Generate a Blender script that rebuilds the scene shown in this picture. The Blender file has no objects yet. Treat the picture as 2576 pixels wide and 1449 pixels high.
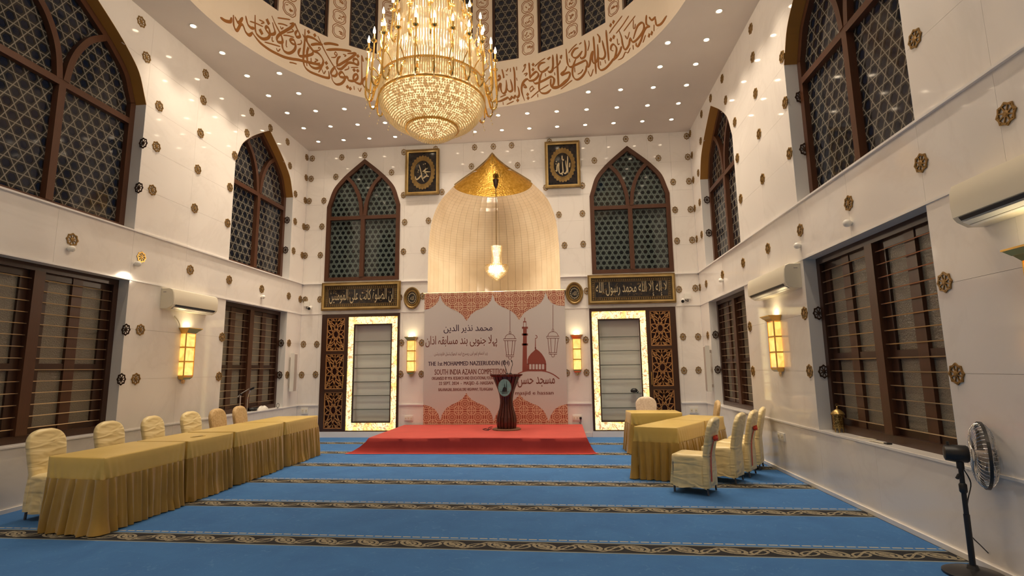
import bpy, bmesh, math, random
from mathutils import Vector, Matrix, Euler
random.seed(11)
scene = bpy.context.scene
COL = scene.collection
PI = math.pi

# ------------------------------------------------------------------ camera, world, exposure
W_PX, H_PX = 2576, 1449
F_PX = 1335.8614
YAW, PITCH, ROLL = -0.0915, 0.1494, -0.0130
EYE = Vector((0.0, 0.0, 1.55))
_f = Vector((math.sin(YAW) * math.cos(PITCH), math.cos(YAW) * math.cos(PITCH), math.sin(PITCH)))
_r = Vector((math.cos(YAW), -math.sin(YAW), 0.0))
_u = _r.cross(_f)
_c, _s = math.cos(ROLL), math.sin(ROLL)
CAM_R = _c * _r + _s * _u
CAM_U = -_s * _r + _c * _u
CAM_F = _f
cam_data = bpy.data.cameras.new('camera')
cam = bpy.data.objects.new('camera', cam_data)
COL.objects.link(cam)
cam_data.sensor_fit = 'HORIZONTAL'
cam_data.sensor_width = 36.0
cam_data.lens = F_PX / W_PX * 36.0
cam_data.clip_start = 0.05
cam_data.clip_end = 200
cam.matrix_world = Matrix((
    (CAM_R.x, CAM_U.x, -CAM_F.x, EYE.x),
    (CAM_R.y, CAM_U.y, -CAM_F.y, EYE.y),
    (CAM_R.z, CAM_U.z, -CAM_F.z, EYE.z),
    (0, 0, 0, 1)))
scene.camera = cam

world = bpy.data.worlds.new('dusk')
scene.world = world
world.use_nodes = True
world.node_tree.nodes['Background'].inputs['Color'].default_value = (0.05, 0.13, 0.30, 1)
world.node_tree.nodes['Background'].inputs['Strength'].default_value = 0.5

scene.view_settings.view_transform = 'Standard'
scene.view_settings.look = 'None'
scene.view_settings.gamma = 1.0
scene.view_settings.exposure = 0.0
scene.view_settings.use_curve_mapping = False
scene.cycles.max_bounces = 7
scene.cycles.diffuse_bounces = 4
scene.cycles.adaptive_threshold = 0.06
scene.cycles.glossy_bounces = 4
scene.cycles.transmission_bounces = 6
scene.cycles.transparent_max_bounces = 7
scene.cycles.sample_clamp_indirect = 6.0
scene.cycles.sample_clamp_direct = 0.0
scene.cycles.caustics_reflective = False
scene.cycles.caustics_refractive = False

# lamp strengths of the room
DOWNLIGHT = 14.0          # glow of the lens itself
SPOT_W, SPOT_ANGLE = 84.0, 90.0
CHAND_W, NICHE_W = 42.0, 78.0
CHANDELIER = 1.5
SCONCE = 1.45
LED_BORDER = 1.45
WARM = (1.0, 0.82, 0.615)
GOLDEN = (1.0, 0.72, 0.36)

# ------------------------------------------------------------------ room numbers (metres)
XL, XR, D, ZC = -6.3013, 3.1701, 12.359, 7.0933
XC = 0.5 * (XL + XR)
YF = -3.0
ZL, ZB, ZS = 3.6586, 2.9099, 0.7343
RX, RY, RR = -1.67, 6.90, 3.77            # the round opening under the dome


def ray(x, y):
    return CAM_R * ((x - W_PX / 2) / F_PX) + CAM_U * (-(y - H_PX / 2) / F_PX) + CAM_F


def on(x, y, axis, value):
    """point of the room's plane axis=value that the photograph shows at pixel x,y"""
    d = ray(x, y)
    return EYE + d * ((value - EYE[axis]) / d[axis])


def Bk(x, y): return on(x, y, 1, D)
def Lf(x, y): return on(x, y, 0, XL)
def Rt(x, y): return on(x, y, 0, XR)


# ------------------------------------------------------------------ node helper
class E:
    tree = None

    def __init__(s, sock): s.s = sock

    @staticmethod
    def m(op, *a, clamp=False):
        n = E.tree.nodes.new('ShaderNodeMath')
        n.operation = op
        n.use_clamp = clamp
        for i, v in enumerate(a):
            if isinstance(v, E): E.tree.links.new(v.s, n.inputs[i])
            else: n.inputs[i].default_value = v
        return E(n.outputs[0])

    def __add__(s, o): return E.m('ADD', s, o)
    __radd__ = __add__
    def __sub__(s, o): return E.m('SUBTRACT', s, o)
    def __rsub__(s, o): return E.m('SUBTRACT', o, s)
    def __mul__(s, o): return E.m('MULTIPLY', s, o)
    __rmul__ = __mul__
    def __truediv__(s, o): return E.m('DIVIDE', s, o)
    def lt(s, o): return E.m('LESS_THAN', s, o)
    def gt(s, o): return E.m('GREATER_THAN', s, o)
    def abs(s): return E.m('ABSOLUTE', s)
    def fract(s): return E.m('FRACT', s)
    def floor(s): return E.m('FLOOR', s)
    def sin(s): return E.m('SINE', s)
    def sqrt(s): return E.m('SQRT', s)
    def max(s, o): return E.m('MAXIMUM', s, o)
    def min(s, o): return E.m('MINIMUM', s, o)
    def clamp(s): return E.m('ADD', s, 0.0, clamp=True)


def xyz(src='Object'):
    tc = E.tree.nodes.new('ShaderNodeTexCoord')
    if src == 'World':
        g = E.tree.nodes.new('ShaderNodeNewGeometry')
        out = g.outputs['Position']
    else:
        out = tc.outputs[src]
    sp = E.tree.nodes.new('ShaderNodeSeparateXYZ')
    E.tree.links.new(out, sp.inputs[0])
    return E(sp.outputs[0]), E(sp.outputs[1]), E(sp.outputs[2]), out


def noise(vec, scale, detail=3, rough=0.5, dist=0.0):
    n = E.tree.nodes.new('ShaderNodeTexNoise')
    n.inputs['Scale'].default_value = scale
    n.inputs['Detail'].default_value = detail
    n.inputs['Roughness'].default_value = rough
    n.inputs['Distortion'].default_value = dist
    if vec is not None: E.tree.links.new(vec, n.inputs['Vector'])
    return E(n.outputs['Fac'])


def mix(fac, a, b):
    n = E.tree.nodes.new('ShaderNodeMix')
    n.data_type = 'RGBA'
    for sock, v in ((n.inputs[0], fac), (n.inputs[6], a), (n.inputs[7], b)):
        if isinstance(v, E): E.tree.links.new(v.s, sock)
        elif isinstance(v, (int, float)): sock.default_value = v
        else: sock.default_value = (*v, 1)
    return E(n.outputs[2])


def ramp(fac, lo, hi):
    return E.m('DIVIDE', fac - lo, hi - lo, clamp=True)


def setin(b, name, v):
    if isinstance(v, E): E.tree.links.new(v.s, b.inputs[name])
    elif isinstance(v, tuple) and len(v) == 3: b.inputs[name].default_value = (*v, 1)
    else: b.inputs[name].default_value = v


def mat(name, color=(0.8, 0.8, 0.8), rough=0.5, metal=0.0, bump=None, bump_d=0.01, bump_s=0.3, **kw):
    m = bpy.data.materials.new(name)
    m.use_nodes = True
    E.tree = m.node_tree
    b = m.node_tree.nodes['Principled BSDF']
    if callable(color): color = color()
    setin(b, 'Base Color', color)
    if callable(rough): rough = rough()
    setin(b, 'Roughness', rough)
    setin(b, 'Metallic', metal)
    for k, v in kw.items():
        if callable(v): v = v()
        setin(b, k.replace('_', ' '), v)
    if bump:
        h = bump()
        n = m.node_tree.nodes.new('ShaderNodeBump')
        n.inputs['Distance'].default_value = bump_d
        n.inputs['Strength'].default_value = bump_s
        m.node_tree.links.new(h.s, n.inputs['Height'])
        m.node_tree.links.new(n.outputs[0], b.inputs['Normal'])
    return m


def emit(name, color, strength):
    m = bpy.data.materials.new(name)
    m.use_nodes = True
    E.tree = m.node_tree
    b = m.node_tree.nodes['Principled BSDF']
    if callable(color): color = color()
    if callable(strength): strength = strength()
    setin(b, 'Base Color', (0.6, 0.6, 0.6))
    setin(b, 'Roughness', 0.3)
    setin(b, 'Emission Color', color)
    setin(b, 'Emission Strength', strength)
    return m


# ------------------------------------------------------------------ materials
def c_marble():
    x, y, z, v = xyz('World')
    n = noise(v, 0.55, 5, 0.6, 1.6)
    vein = E.m('SUBTRACT', 1.0, E.m('MULTIPLY', (n - 0.5).abs(), 22.0), clamp=True)
    c = mix(noise(v, 0.8, 3), (0.80, 0.755, 0.705), (0.87, 0.835, 0.79))
    return mix(vein * 0.13, c, (0.60, 0.55, 0.50))


def c_carpet():
    x, y, z, v = xyz('World')
    # weave bands 1.27 m apart, running across the hall
    yy = y + x * 0.02
    t = ((yy - 4.93 + 0.635) / 1.27)
    t = (t.fract() - 0.5) * 1.27                       # distance from band centre
    a = t.abs()
    blue = mix(noise(v, 2.2, 5, 0.62, 0.6), (0.022, 0.100, 0.285), (0.048, 0.180, 0.43))
    blue = mix(ramp(noise(v, 9.0, 3, 0.6, 2.0), 0.60, 0.72) * 0.35, blue, (0.11, 0.27, 0.50))
    # scroll: oval leaves and a vine on black
    u = x / 0.40
    w = t / 0.10
    f1 = (u.fract() - 0.5) * 4.0
    f2 = ((u + 0.5).fract() - 0.5) * 4.0
    q1 = f1 + (w - 0.1) * 0.45
    q2 = f2 - (w + 0.1) * 0.45
    d1 = (q1 * q1 * 1.0 + (w - 0.1) * (w - 0.1) * 1.6).sqrt()
    d2 = (q2 * q2 * 1.25 + (w + 0.1) * (w + 0.1) * 2.3).sqrt()
    r1 = ((d1 - 0.85).abs()).lt(0.16)
    r1b = ((d1 - 0.38).abs()).lt(0.14)
    r2 = ((d2 - 0.78).abs()).lt(0.13)
    vine = ((w - (u * (2 * PI)).sin() * 0.75).abs()).lt(0.15)
    pat = r1.max(r1b).max(r2).max(vine)
    nz = noise(v, 60, 2)
    pat = pat * ramp(nz, 0.30, 0.42)
    tan = mix(noise(v, 30, 2), (0.19, 0.165, 0.11), (0.31, 0.27, 0.185))
    inner = mix(pat, (0.008, 0.009, 0.013), tan)
    c = mix(a.lt(0.115), blue, inner)
    edge = ((a - 0.125).abs()).lt(0.011)
    dash = (x * 11.0).fract().gt(0.2)
    c = mix(edge, c, (0.20, 0.22, 0.20))
    line2 = ((t - 0.185).abs()).lt(0.010) * dash
    c = mix(line2, c, (0.40, 0.38, 0.28))
    return c


def bump_noise(scale, detail=2):
    def h():
        x, y, z, v = xyz('Object')
        return noise(v, scale, detail)
    return h


def c_noise(a, b, scale, lo=0.35, hi=0.65, detail=4, src='Object', dist=0.0):
    def h():
        x, y, z, v = xyz(src)
        return mix(ramp(noise(v, scale, detail, 0.55, dist), lo, hi), a, b)
    return h


def c_wood(a, b):
    def h():
        x, y, z, v = xyz('Object')
        mp = E.tree.nodes.new('ShaderNodeMapping')
        mp.inputs['Scale'].default_value = (9, 9, 1.2)
        E.tree.links.new(v, mp.inputs['Vector'])
        return mix(noise(mp.outputs[0], 4, 4, 0.6, 1.0), a, b)
    return h


def kagome(s, w, dark, line, blob, only_hex=False):
    """printed lattice film on the upper panes: three families of crossing lines"""
    def h():
        x, y, z, v = xyz('UV')
        def fam(ang):
            p = (x * math.cos(ang) + y * math.sin(ang)) / s
            return ((p.fract() - 0.5).abs())
        a, b, c = fam(PI / 2), fam(PI / 6), fam(5 * PI / 6)
        ln = a.lt(w).max(b.lt(w)).max(c.lt(w))
        hexa = a.min(b).min(c).gt(0.17)
        if only_hex: return hexa
        g = mix(noise(v, 1.3, 3), dark, tuple(k * 1.6 for k in dark))
        g = mix(hexa, g, blob)
        return mix(ln, g, line)
    return h


def c_banner():
    """tooled star pattern printed in brick red with pale joints"""
    x, y, z, v = xyz('World')
    s = 0.30
    def cell(ox, oz):
        a = ((x / s + ox).fract() - 0.5)
        b = ((z / s + oz).fract() - 0.5)
        r = (a * a + b * b).sqrt()
        th = E.m('ARCTAN2', b, a)
        return r, th
    r, th = cell(0.0, 0.0)
    r2, th2 = cell(0.5, 0.5)
    def star(r, th):
        sp = (th * (12 / (2 * PI)))
        sp = (sp.fract() - 0.5).abs()
        spoke = sp.lt(0.10) * r.lt(0.34) * r.gt(0.08)
        rg = ((r - 0.34).abs()).lt(0.024).max(((r - 0.20).abs()).lt(0.018)).max(r.lt(0.05))
        return spoke.max(rg)
    gx = ((x / s).fract() - 0.5).abs()
    gz = ((z / s).fract() - 0.5).abs()
    grid = gx.gt(0.475).max(gz.gt(0.475))
    ln = star(r, th).max(star(r2, th2)).max(grid)
    return mix(ln, (0.30, 0.075, 0.040), (0.62, 0.42, 0.28))


def c_led():
    x, y, z, v = xyz('World')
    n = noise(v, 5.5, 2, 0.5, 2.2)
    scroll = ((n - 0.5).abs()).lt(0.032)
    n2 = noise(v, 2.6, 2, 0.5, 1.5)
    blotch = ramp(n2, 0.5, 0.62)
    c = mix(blotch, (1.0, 0.82, 0.34), (0.95, 0.58, 0.08))
    return mix(scroll, c, (0.34, 0.13, 0.008))


def c_amber():
    x, y, z, v = xyz('World')
    n = noise(v, 7, 4, 0.6, 1.6)
    return mix(ramp(n, 0.42, 0.6), (1.0, 0.54, 0.085), (1.0, 0.34, 0.025))


def c_stripes_fabric():
    x, y, z, v = xyz('Object')
    n = noise(v, 26, 3, 0.5, 1.0)
    return mix(ramp(n, 0.45, 0.55), (0.50, 0.34, 0.15), (0.60, 0.43, 0.22))


M = {}
M['marble'] = mat('polished marble', c_marble, 0.055, IOR=1.5)
M['marble_plain'] = mat('white marble trim', c_noise((0.80, 0.77, 0.74), (0.87, 0.85, 0.82), 2.0), 0.15)
M['grout'] = mat('joint grout', (0.52, 0.45, 0.37), 0.8)
M['reveal'] = mat('painted reveal', (0.72, 0.715, 0.70), 0.55)
M['soffit'] = mat('brown painted arch soffit', (0.36, 0.175, 0.035), 0.6)
M['ceiling'] = mat('ceiling paint', c_noise((0.66, 0.60, 0.535), (0.70, 0.64, 0.57), 0.8, src='World'), 0.7)
M['drum'] = mat('drum plaster', c_noise((0.72, 0.62, 0.49), (0.76, 0.66, 0.53), 0.9, src='World'), 0.7)
M['letter'] = mat('brown painted lettering', (0.30, 0.115, 0.022), 0.55)
M['carpet'] = mat('blue woven carpet', c_carpet, 0.95, bump=lambda: noise(xyz('World')[3], 160, 2), bump_d=0.004, bump_s=0.5)
M['wood'] = mat('dark stained wood', c_wood((0.032, 0.013, 0.008), (0.058, 0.023, 0.012)), 0.32)
M['wood_red'] = mat('reddish window wood', c_wood((0.060, 0.022, 0.010), (0.10, 0.038, 0.017)), 0.38)
M['maroon'] = mat('deep maroon backing', (0.045, 0.006, 0.006), 0.5)
M['jali'] = mat('carved tan lattice', c_noise((0.36, 0.165, 0.055), (0.46, 0.235, 0.085), 8), 0.45)
M['gold'] = mat('gilt frame', c_noise((0.52, 0.36, 0.13), (0.66, 0.49, 0.21), 5), 0.30, 0.75)
M['gold_dark'] = mat('aged gilt', c_noise((0.19, 0.115, 0.035), (0.30, 0.19, 0.06), 6), 0.38, 0.55)
M['gold_relief'] = mat('gilt relief lettering', (0.66, 0.55, 0.34), 0.33, 0.6)
M['rosette'] = mat('antique gold rosette', (0.27, 0.155, 0.040), 0.36, 0.35)
M['rosette_dark'] = mat('dark brown rosette', (0.045, 0.020, 0.009), 0.45, 0.2)
M['brass'] = mat('polished brass', (0.80, 0.52, 0.16), 0.22, 0.95)
M['old_brass'] = mat('aged brass', (0.42, 0.29, 0.10), 0.32, 0.8)
M['rod'] = mat('brass grille rod', (0.50, 0.37, 0.22), 0.30, 0.85)
M['black'] = mat('black plastic', (0.012, 0.012, 0.014), 0.35)
M['blackfelt'] = mat('black velvet ground', c_noise((0.010, 0.010, 0.012), (0.03, 0.022, 0.018), 12), 0.14)
M['white'] = mat('white plastic', (0.80, 0.78, 0.72), 0.30)
M['cream'] = mat('cream plastic casing', (0.78, 0.72, 0.57), 0.28)
M['grey'] = mat('grey speaker mesh', (0.47, 0.40, 0.35), 0.55)
M['legmetal'] = mat('dark chair leg metal', (0.10, 0.10, 0.11), 0.4, 0.5)
M['smoke'] = mat('smoky fan blade', (0.20, 0.175, 0.155), 0.3)
M['steel'] = mat('bright steel wire', (0.75, 0.74, 0.72), 0.22, 0.9)
M['goldtile'] = mat('gold mosaic', c_noise((0.50, 0.29, 0.035), (0.72, 0.46, 0.10), 14, src='World'), 0.30, 0.75,
                    bump=lambda: noise(xyz('World')[3], 26, 3), bump_d=0.02, bump_s=0.5)


def c_niche():
    x, y, z, v = xyz('World')
    row = z / 0.062
    j = ((row.fract() - 0.5).abs()).gt(0.45) * z.gt(4.25)
    c = mix(ramp(noise(v, 2.2, 3), 0.35, 0.65), (0.76, 0.62, 0.43), (0.84, 0.71, 0.52))
    return mix(j * 0.45, c, (0.50, 0.40, 0.27))


M['nichestrip'] = mat('cream marble strip', c_niche, 0.16)
M['pane'] = mat('lattice printed pane', kagome(0.150, 0.040, (0.022, 0.021, 0.020), (0.20, 0.185, 0.155), (0.010, 0.009, 0.009)), 0.06)
M['pane_back'] = mat('teal lattice printed pane', kagome(0.120, 0.055, (0.034, 0.046, 0.044), (0.120, 0.145, 0.130), (0.007, 0.009, 0.010)), 0.06)


def see_through(m, s, amount):
    nt = m.node_tree
    E.tree = nt
    out = [n for n in nt.nodes if n.type == 'OUTPUT_MATERIAL'][0]
    b = nt.nodes['Principled BSDF']
    tp = nt.nodes.new('ShaderNodeBsdfTransparent')
    mx = nt.nodes.new('ShaderNodeMixShader')
    f = kagome(s, 0, None, None, None, True)() * amount
    nt.links.new(f.s, mx.inputs[0]); nt.links.new(b.outputs[0], mx.inputs[1]); nt.links.new(tp.outputs[0], mx.inputs[2])
    nt.links.new(mx.outputs[0], out.inputs[0])


def c_frost():
    x, y, z, v = xyz('UV')
    return mix(ramp(noise(v, 110, 2), 0.35, 0.65), (0.16, 0.142, 0.11), (0.25, 0.222, 0.17))


see_through(M['pane'], 0.150, 0.22)
M['frost'] = mat('frosted glass', c_frost, 0.22, bump=lambda: noise(xyz('UV')[3], 55, 2), bump_d=0.01, bump_s=0.6)
M['satin'] = mat('golden satin shaded tone', c_noise((0.33, 0.195, 0.027), (0.40, 0.24, 0.036), 3), 0.34, Sheen_Weight=0.3)  # same cloth as the table tops, darkened to paint in the skirts' shade
M['satin_lit'] = mat('golden satin lit tone', c_noise((0.60, 0.42, 0.095), (0.66, 0.47, 0.115), 3), 0.40, Sheen_Weight=0.25)  # the skirt cloth again, overhead light painted in as a paler colour
def folds():
    x, y, z, v = xyz('Object')
    mp = E.tree.nodes.new('ShaderNodeMapping')
    mp.inputs['Scale'].default_value = (2.0, 2.0, 7.0)
    mp.inputs['Rotation'].default_value = (0.55, 0.35, 0.2)
    E.tree.links.new(v, mp.inputs['Vector'])
    return noise(mp.outputs[0], 1.5, 1, 0.4, 1.2)


M['ivory'] = mat('ivory satin cover', c_noise((0.76, 0.61, 0.29), (0.81, 0.67, 0.35), 4), 0.36, Sheen_Weight=0.3, bump=folds, bump_d=0.06, bump_s=0.45)
M['beige'] = mat('patterned beige fabric', c_stripes_fabric, 0.6)
M['lace'] = mat('pale floral cover', c_noise((0.66, 0.52, 0.38), (0.80, 0.68, 0.54), 30), 0.6)
M['red'] = mat('red stage cloth', c_noise((0.42, 0.024, 0.014), (0.47, 0.032, 0.020), 3), 0.75, Sheen_Weight=0.2)
M['sash'] = mat('red sash ribbon', (0.60, 0.045, 0.020), 0.45)
M['podium'] = mat('varnished mahogany', c_wood((0.045, 0.010, 0.007), (0.085, 0.020, 0.012)), 0.25)
M['podium_in'] = mat('inner podium wood', (0.16, 0.075, 0.040), 0.45)
M['banner'] = mat('printed vinyl', (0.54, 0.505, 0.485), 0.55)
M['print_star'] = mat('printed star pattern', c_banner, 0.55)
M['print_red'] = mat('brick red print', (0.24, 0.055, 0.035), 0.55)
M['print_dark'] = mat('dark plum print', (0.050, 0.020, 0.045), 0.55)
M['print_brown'] = mat('brown print', (0.17, 0.050, 0.032), 0.55)
M['teal'] = mat('teal emblem enamel', c_noise((0.16, 0.33, 0.33), (0.24, 0.42, 0.41), 14), 0.3)
M['shelfglass'] = mat('glass shelf', (0.14, 0.15, 0.13), 0.15)
M['shelfback'] = mat('white recess lining', (0.80, 0.79, 0.74), 0.4)
M['led'] = emit('backlit scroll border', c_led, LED_BORDER)
M['amber'] = emit('amber lamp glass', c_amber, SCONCE)
M['bulb'] = emit('candle bulb glow', (1.0, 0.80, 0.52), 12.0)
M['spot'] = emit('downlight lens', (1.0, 0.79, 0.545), DOWNLIGHT)
M['core'] = emit('lit lamp core', lambda: mix(ramp(noise(xyz('World')[3], 22, 2), 0.42, 0.58), (1.0, 0.74, 0.36), (0.30, 0.13, 0.02)),
                 CHANDELIER)
M['core_dim'] = emit('dim lamp core', lambda: mix(ramp(noise(xyz('World')[3], 22, 2), 0.42, 0.58), (1.0, 0.70, 0.30), (0.22, 0.09, 0.012)), CHANDELIER * .42)
M['uplight'] = emit('uplight bulb', (1.0, 0.78, 0.42), 22.0)


def crystal(name, tint):
    m = bpy.data.materials.new(name)
    m.use_nodes = True
    nt = m.node_tree
    for n in list(nt.nodes):
        if n.type != 'OUTPUT_MATERIAL': nt.nodes.remove(n)
    out = [n for n in nt.nodes if n.type == 'OUTPUT_MATERIAL'][0]
    tr = nt.nodes.new('ShaderNodeBsdfTranslucent'); tr.inputs[0].default_value = (*tint, 1)
    gl = nt.nodes.new('ShaderNodeBsdfGlossy'); gl.inputs[0].default_value = (1, 0.93, 0.80, 1); gl.inputs['Roughness'].default_value = 0.08
    tp = nt.nodes.new('ShaderNodeBsdfTransparent'); tp.inputs[0].default_value = (1, 0.92, 0.78, 1)
    m1 = nt.nodes.new('ShaderNodeMixShader'); m1.inputs[0].default_value = 0.30
    nt.links.new(tr.outputs[0], m1.inputs[1]); nt.links.new(gl.outputs[0], m1.inputs[2])
    m2 = nt.nodes.new('ShaderNodeMixShader'); m2.inputs[0].default_value = 0.22
    nt.links.new(m1.outputs[0], m2.inputs[1]); nt.links.new(tp.outputs[0], m2.inputs[2])
    nt.links.new(m2.outputs[0], out.inputs[0])
    return m


def clear_glass():
    m = bpy.data.materials.new('clear glass')
    m.use_nodes = True
    nt = m.node_tree
    out = [n for n in nt.nodes if n.type == 'OUTPUT_MATERIAL'][0]
    tp = nt.nodes.new('ShaderNodeBsdfTransparent'); tp.inputs[0].default_value = (.90, .94, .91, 1)
    gl = nt.nodes.new('ShaderNodeBsdfGlossy'); gl.inputs['Roughness'].default_value = .03
    mx = nt.nodes.new('ShaderNodeMixShader'); mx.inputs[0].default_value = .07
    nt.links.new(tp.outputs[0], mx.inputs[1]); nt.links.new(gl.outputs[0], mx.inputs[2])
    nt.links.new(mx.outputs[0], out.inputs[0])
    return m


M['clear'] = clear_glass()
M['crystal'] = crystal('cut crystal', (0.98, 0.90, 0.72))


# ------------------------------------------------------------------ mesh builder
class MB:
    def __init__(s):
        s.v, s.f, s.uv = [], [], None
        s.T = Matrix.Identity(4)

    def add(s, verts, faces):
        o = len(s.v)
        s.v += [s.T @ Vector(p) for p in verts]
        s.f += [tuple(i + o for i in f) for f in faces]
        return o

    def box(s, x0, x1, y0, y1, z0, z1):
        s.add([(x0, y0, z0), (x1, y0, z0), (x1, y1, z0), (x0, y1, z0), (x0, y0, z1), (x1, y0, z1), (x1, y1, z1), (x0, y1, z1)],
              [(0, 3, 2, 1), (4, 5, 6, 7), (0, 1, 5, 4), (1, 2, 6, 5), (2, 3, 7, 6), (3, 0, 4, 7)])
        return s

    def wbox(s, w, u0, u1, z0, z1, d0, d1):
        """box on a wall frame w(u,z,d)"""
        p = [w(u0, z0, d0), w(u1, z0, d0), w(u1, z0, d1), w(u0, z0, d1), w(u0, z1, d0), w(u1, z1, d0), w(u1, z1, d1), w(u0, z1, d1)]
        s.add(p, [(0, 3, 2, 1), (4, 5, 6, 7), (0, 1, 5, 4), (1, 2, 6, 5), (2, 3, 7, 6), (3, 0, 4, 7)])
        return s

    def rings(s, rings, close=True, cap0=True, cap1=True):
        n = len(rings[0])
        o = len(s.v)
        for r in rings: s.v += [s.T @ Vector(p) for p in r]
        for k in range(len(rings) - 1):
            for i in range(n if close else n - 1):
                j = (i + 1) % n
                s.f.append((o + k * n + i, o + k * n + j, o + (k + 1) * n + j, o + (k + 1) * n + i))
        if cap0: s.f.append(tuple(o + i for i in reversed(range(n))))
        if cap1: s.f.append(tuple(o + (len(rings) - 1) * n + i for i in range(n)))
        return s

    def lathe(s, prof, n=16, c=(0, 0, 0), cap=True, sx=1.0, sy=1.0):
        rs = [[(c[0] + sx * r * math.cos(2 * PI * i / n), c[1] + sy * r * math.sin(2 * PI * i / n), c[2] + z) for i in range(n)] for r, z in prof]
        return s.rings(rs, True, cap, cap)

    def tube(s, pts, r, n=6, cap=True):
        pts = [Vector(p) for p in pts]
        rs = []
        up = Vector((0.13, 0.21, 1)).normalized()
        for i, p in enumerate(pts):
            t = (pts[min(i + 1, len(pts) - 1)] - pts[max(i - 1, 0)])
            if t.length < 1e-9: t = Vector((0, 0, 1))
            t.normalize()
            a = t.cross(up)
            if a.length < 1e-3: a = t.cross(Vector((1, 0, 0)))
            a.normalize(); b = t.cross(a)
            rr = r(i / (len(pts) - 1)) if callable(r) else r
            rs.append([p + a * (rr * math.cos(2 * PI * k / n)) + b * (rr * math.sin(2 * PI * k / n)) for k in range(n)])
        return s.rings(rs, True, cap, cap)

    def plate(s, poly, w, d0, d1):
        """closed 2-D outline poly on wall frame w, from depth d0 to d1"""
        n = len(poly)
        o = len(s.v)
        s.v += [s.T @ Vector(w(u, z, d0)) for u, z in poly] + [s.T @ Vector(w(u, z, d1)) for u, z in poly]
        s.f.append(tuple(o + i for i in range(n)))
        s.f.append(tuple(o + n + i for i in reversed(range(n))))
        for i in range(n):
            j = (i + 1) % n
            s.f.append((o + i, o + n + i, o + n + j, o + j))
        return s

    def band(s, A, B, w, d0, d1, close=False):
        """strip between the 2-D polylines A and B, from depth d0 to d1"""
        n = len(A)
        rs = []
        for k in range(n):
            rs.append([w(*A[k], d0), w(*B[k], d0), w(*B[k], d1), w(*A[k], d1)])
        if close: rs.append(rs[0])
        return s.rings(rs, True, not close, not close)

    def build(s, name, m, parent=None, smooth=False, world=True, kind=None, angle=None, uv=None):
        me = bpy.data.meshes.new(name)
        off = Vector((0, 0, 0))
        if parent is not None and world:
            p = parent
            while p is not None:
                off += p.location; p = p.parent
        me.from_pydata([tuple(v - off) for v in s.v], [], s.f)
        bm = bmesh.new(); bm.from_mesh(me)
        bmesh.ops.recalc_face_normals(bm, faces=bm.faces)
        bm.to_mesh(me); bm.free()
        if uv:
            ul = me.uv_layers.new(name='UVMap')
            for l in me.loops:
                ul.data[l.index].uv = uv(me.vertices[l.vertex_index].co + off)
        me.materials.append(m)
        if smooth:
            me.polygons.foreach_set('use_smooth', [True] * len(me.polygons))
        o = bpy.data.objects.new(name, me)
        COL.objects.link(o)
        if parent is not None: o.parent = parent
        if kind: o['kind'] = kind
        if smooth and angle is None: angle = 40
        if smooth and angle:
            me.set_sharp_from_angle(angle=math.radians(angle))
        return o


def tag(o, label, cat, group=None):
    o['label'] = label; o['category'] = cat
    if group: o['group'] = group
    return o


def thing(name, label, cat, loc=(0, 0, 0), group=None):
    o = bpy.data.objects.new(name, None)
    o.empty_display_size = 0.1
    COL.objects.link(o)
    o.location = loc
    return tag(o, label, cat, group)


def setting(name, loc=(0, 0, 0)):
    o = bpy.data.objects.new(name, None)
    o.empty_display_size = 0.1
    COL.objects.link(o)
    o.location = loc
    o['kind'] = 'structure'
    return o


def dup(root, loc=None, rotz=None, scale=None, label=None, group=None):
    r = root.copy(); COL.objects.link(r)
    if loc is not None: r.location = loc
    if rotz is not None: r.rotation_euler = (0, 0, rotz)
    if scale is not None: r.scale = scale
    if label: r['label'] = label
    if group: r['group'] = group
    for ch in list(root.children):
        c = ch.copy(); COL.objects.link(c); c.parent = r
        for g in list(ch.children):
            d = g.copy(); COL.objects.link(d); d.parent = c
    return r


def wB(u, z, d): return Vector((u, D - d, z))
def wL(u, z, d): return Vector((XL + d, u, z))
def wR(u, z, d): return Vector((XR - d, u, z))


def spline(pts, k=4, close=False):
    P = [Vector((*p, 0)) if len(p) == 2 else Vector(p) for p in pts]
    n = len(P); out = []
    rng = n if close else n - 1
    for i in range(rng):
        p0 = P[(i - 1) % n] if (close or i > 0) else P[0]
        p1 = P[i]; p2 = P[(i + 1) % n]
        p3 = P[(i + 2) % n] if (close or i + 2 < n) else P[-1]
        for j in range(k):
            t = j / k
            out.append(0.5 * ((2 * p1) + (p2 - p0) * t + (2 * p0 - 5 * p1 + 4 * p2 - p3) * t * t + (3 * p1 - p0 - 3 * p2 + p3) * t ** 3))
    if not close: out.append(P[-1])
    return [tuple(p) for p in out] if len(pts[0]) == 3 else [(p.x, p.y) for p in out]


def ribbon(pts, width, nib=None):
    """offset a 2-D polyline to both sides: two polylines"""
    A, B = [], []
    n = len(pts)
    for i in range(n):
        a = Vector(pts[max(i - 1, 0)]); b = Vector(pts[min(i + 1, n - 1)])
        t = b - a
        if t.length < 1e-9: t = Vector((1, 0))
        t.normalize()
        w = width
        if nib is not None:
            w *= 0.42 + 0.75 * abs(t.x * math.sin(nib) - t.y * math.cos(nib))
            e = min(i, n - 1 - i) / max(1, (n - 1) * 0.12)
            w *= min(1.0, 0.35 + 0.65 * e)
        nrm = Vector((-t.y, t.x)) * (w / 2)
        A.append((pts[i][0] + nrm.x, pts[i][1] + nrm.y)); B.append((pts[i][0] - nrm.x, pts[i][1] - nrm.y))
    return A, B


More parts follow.
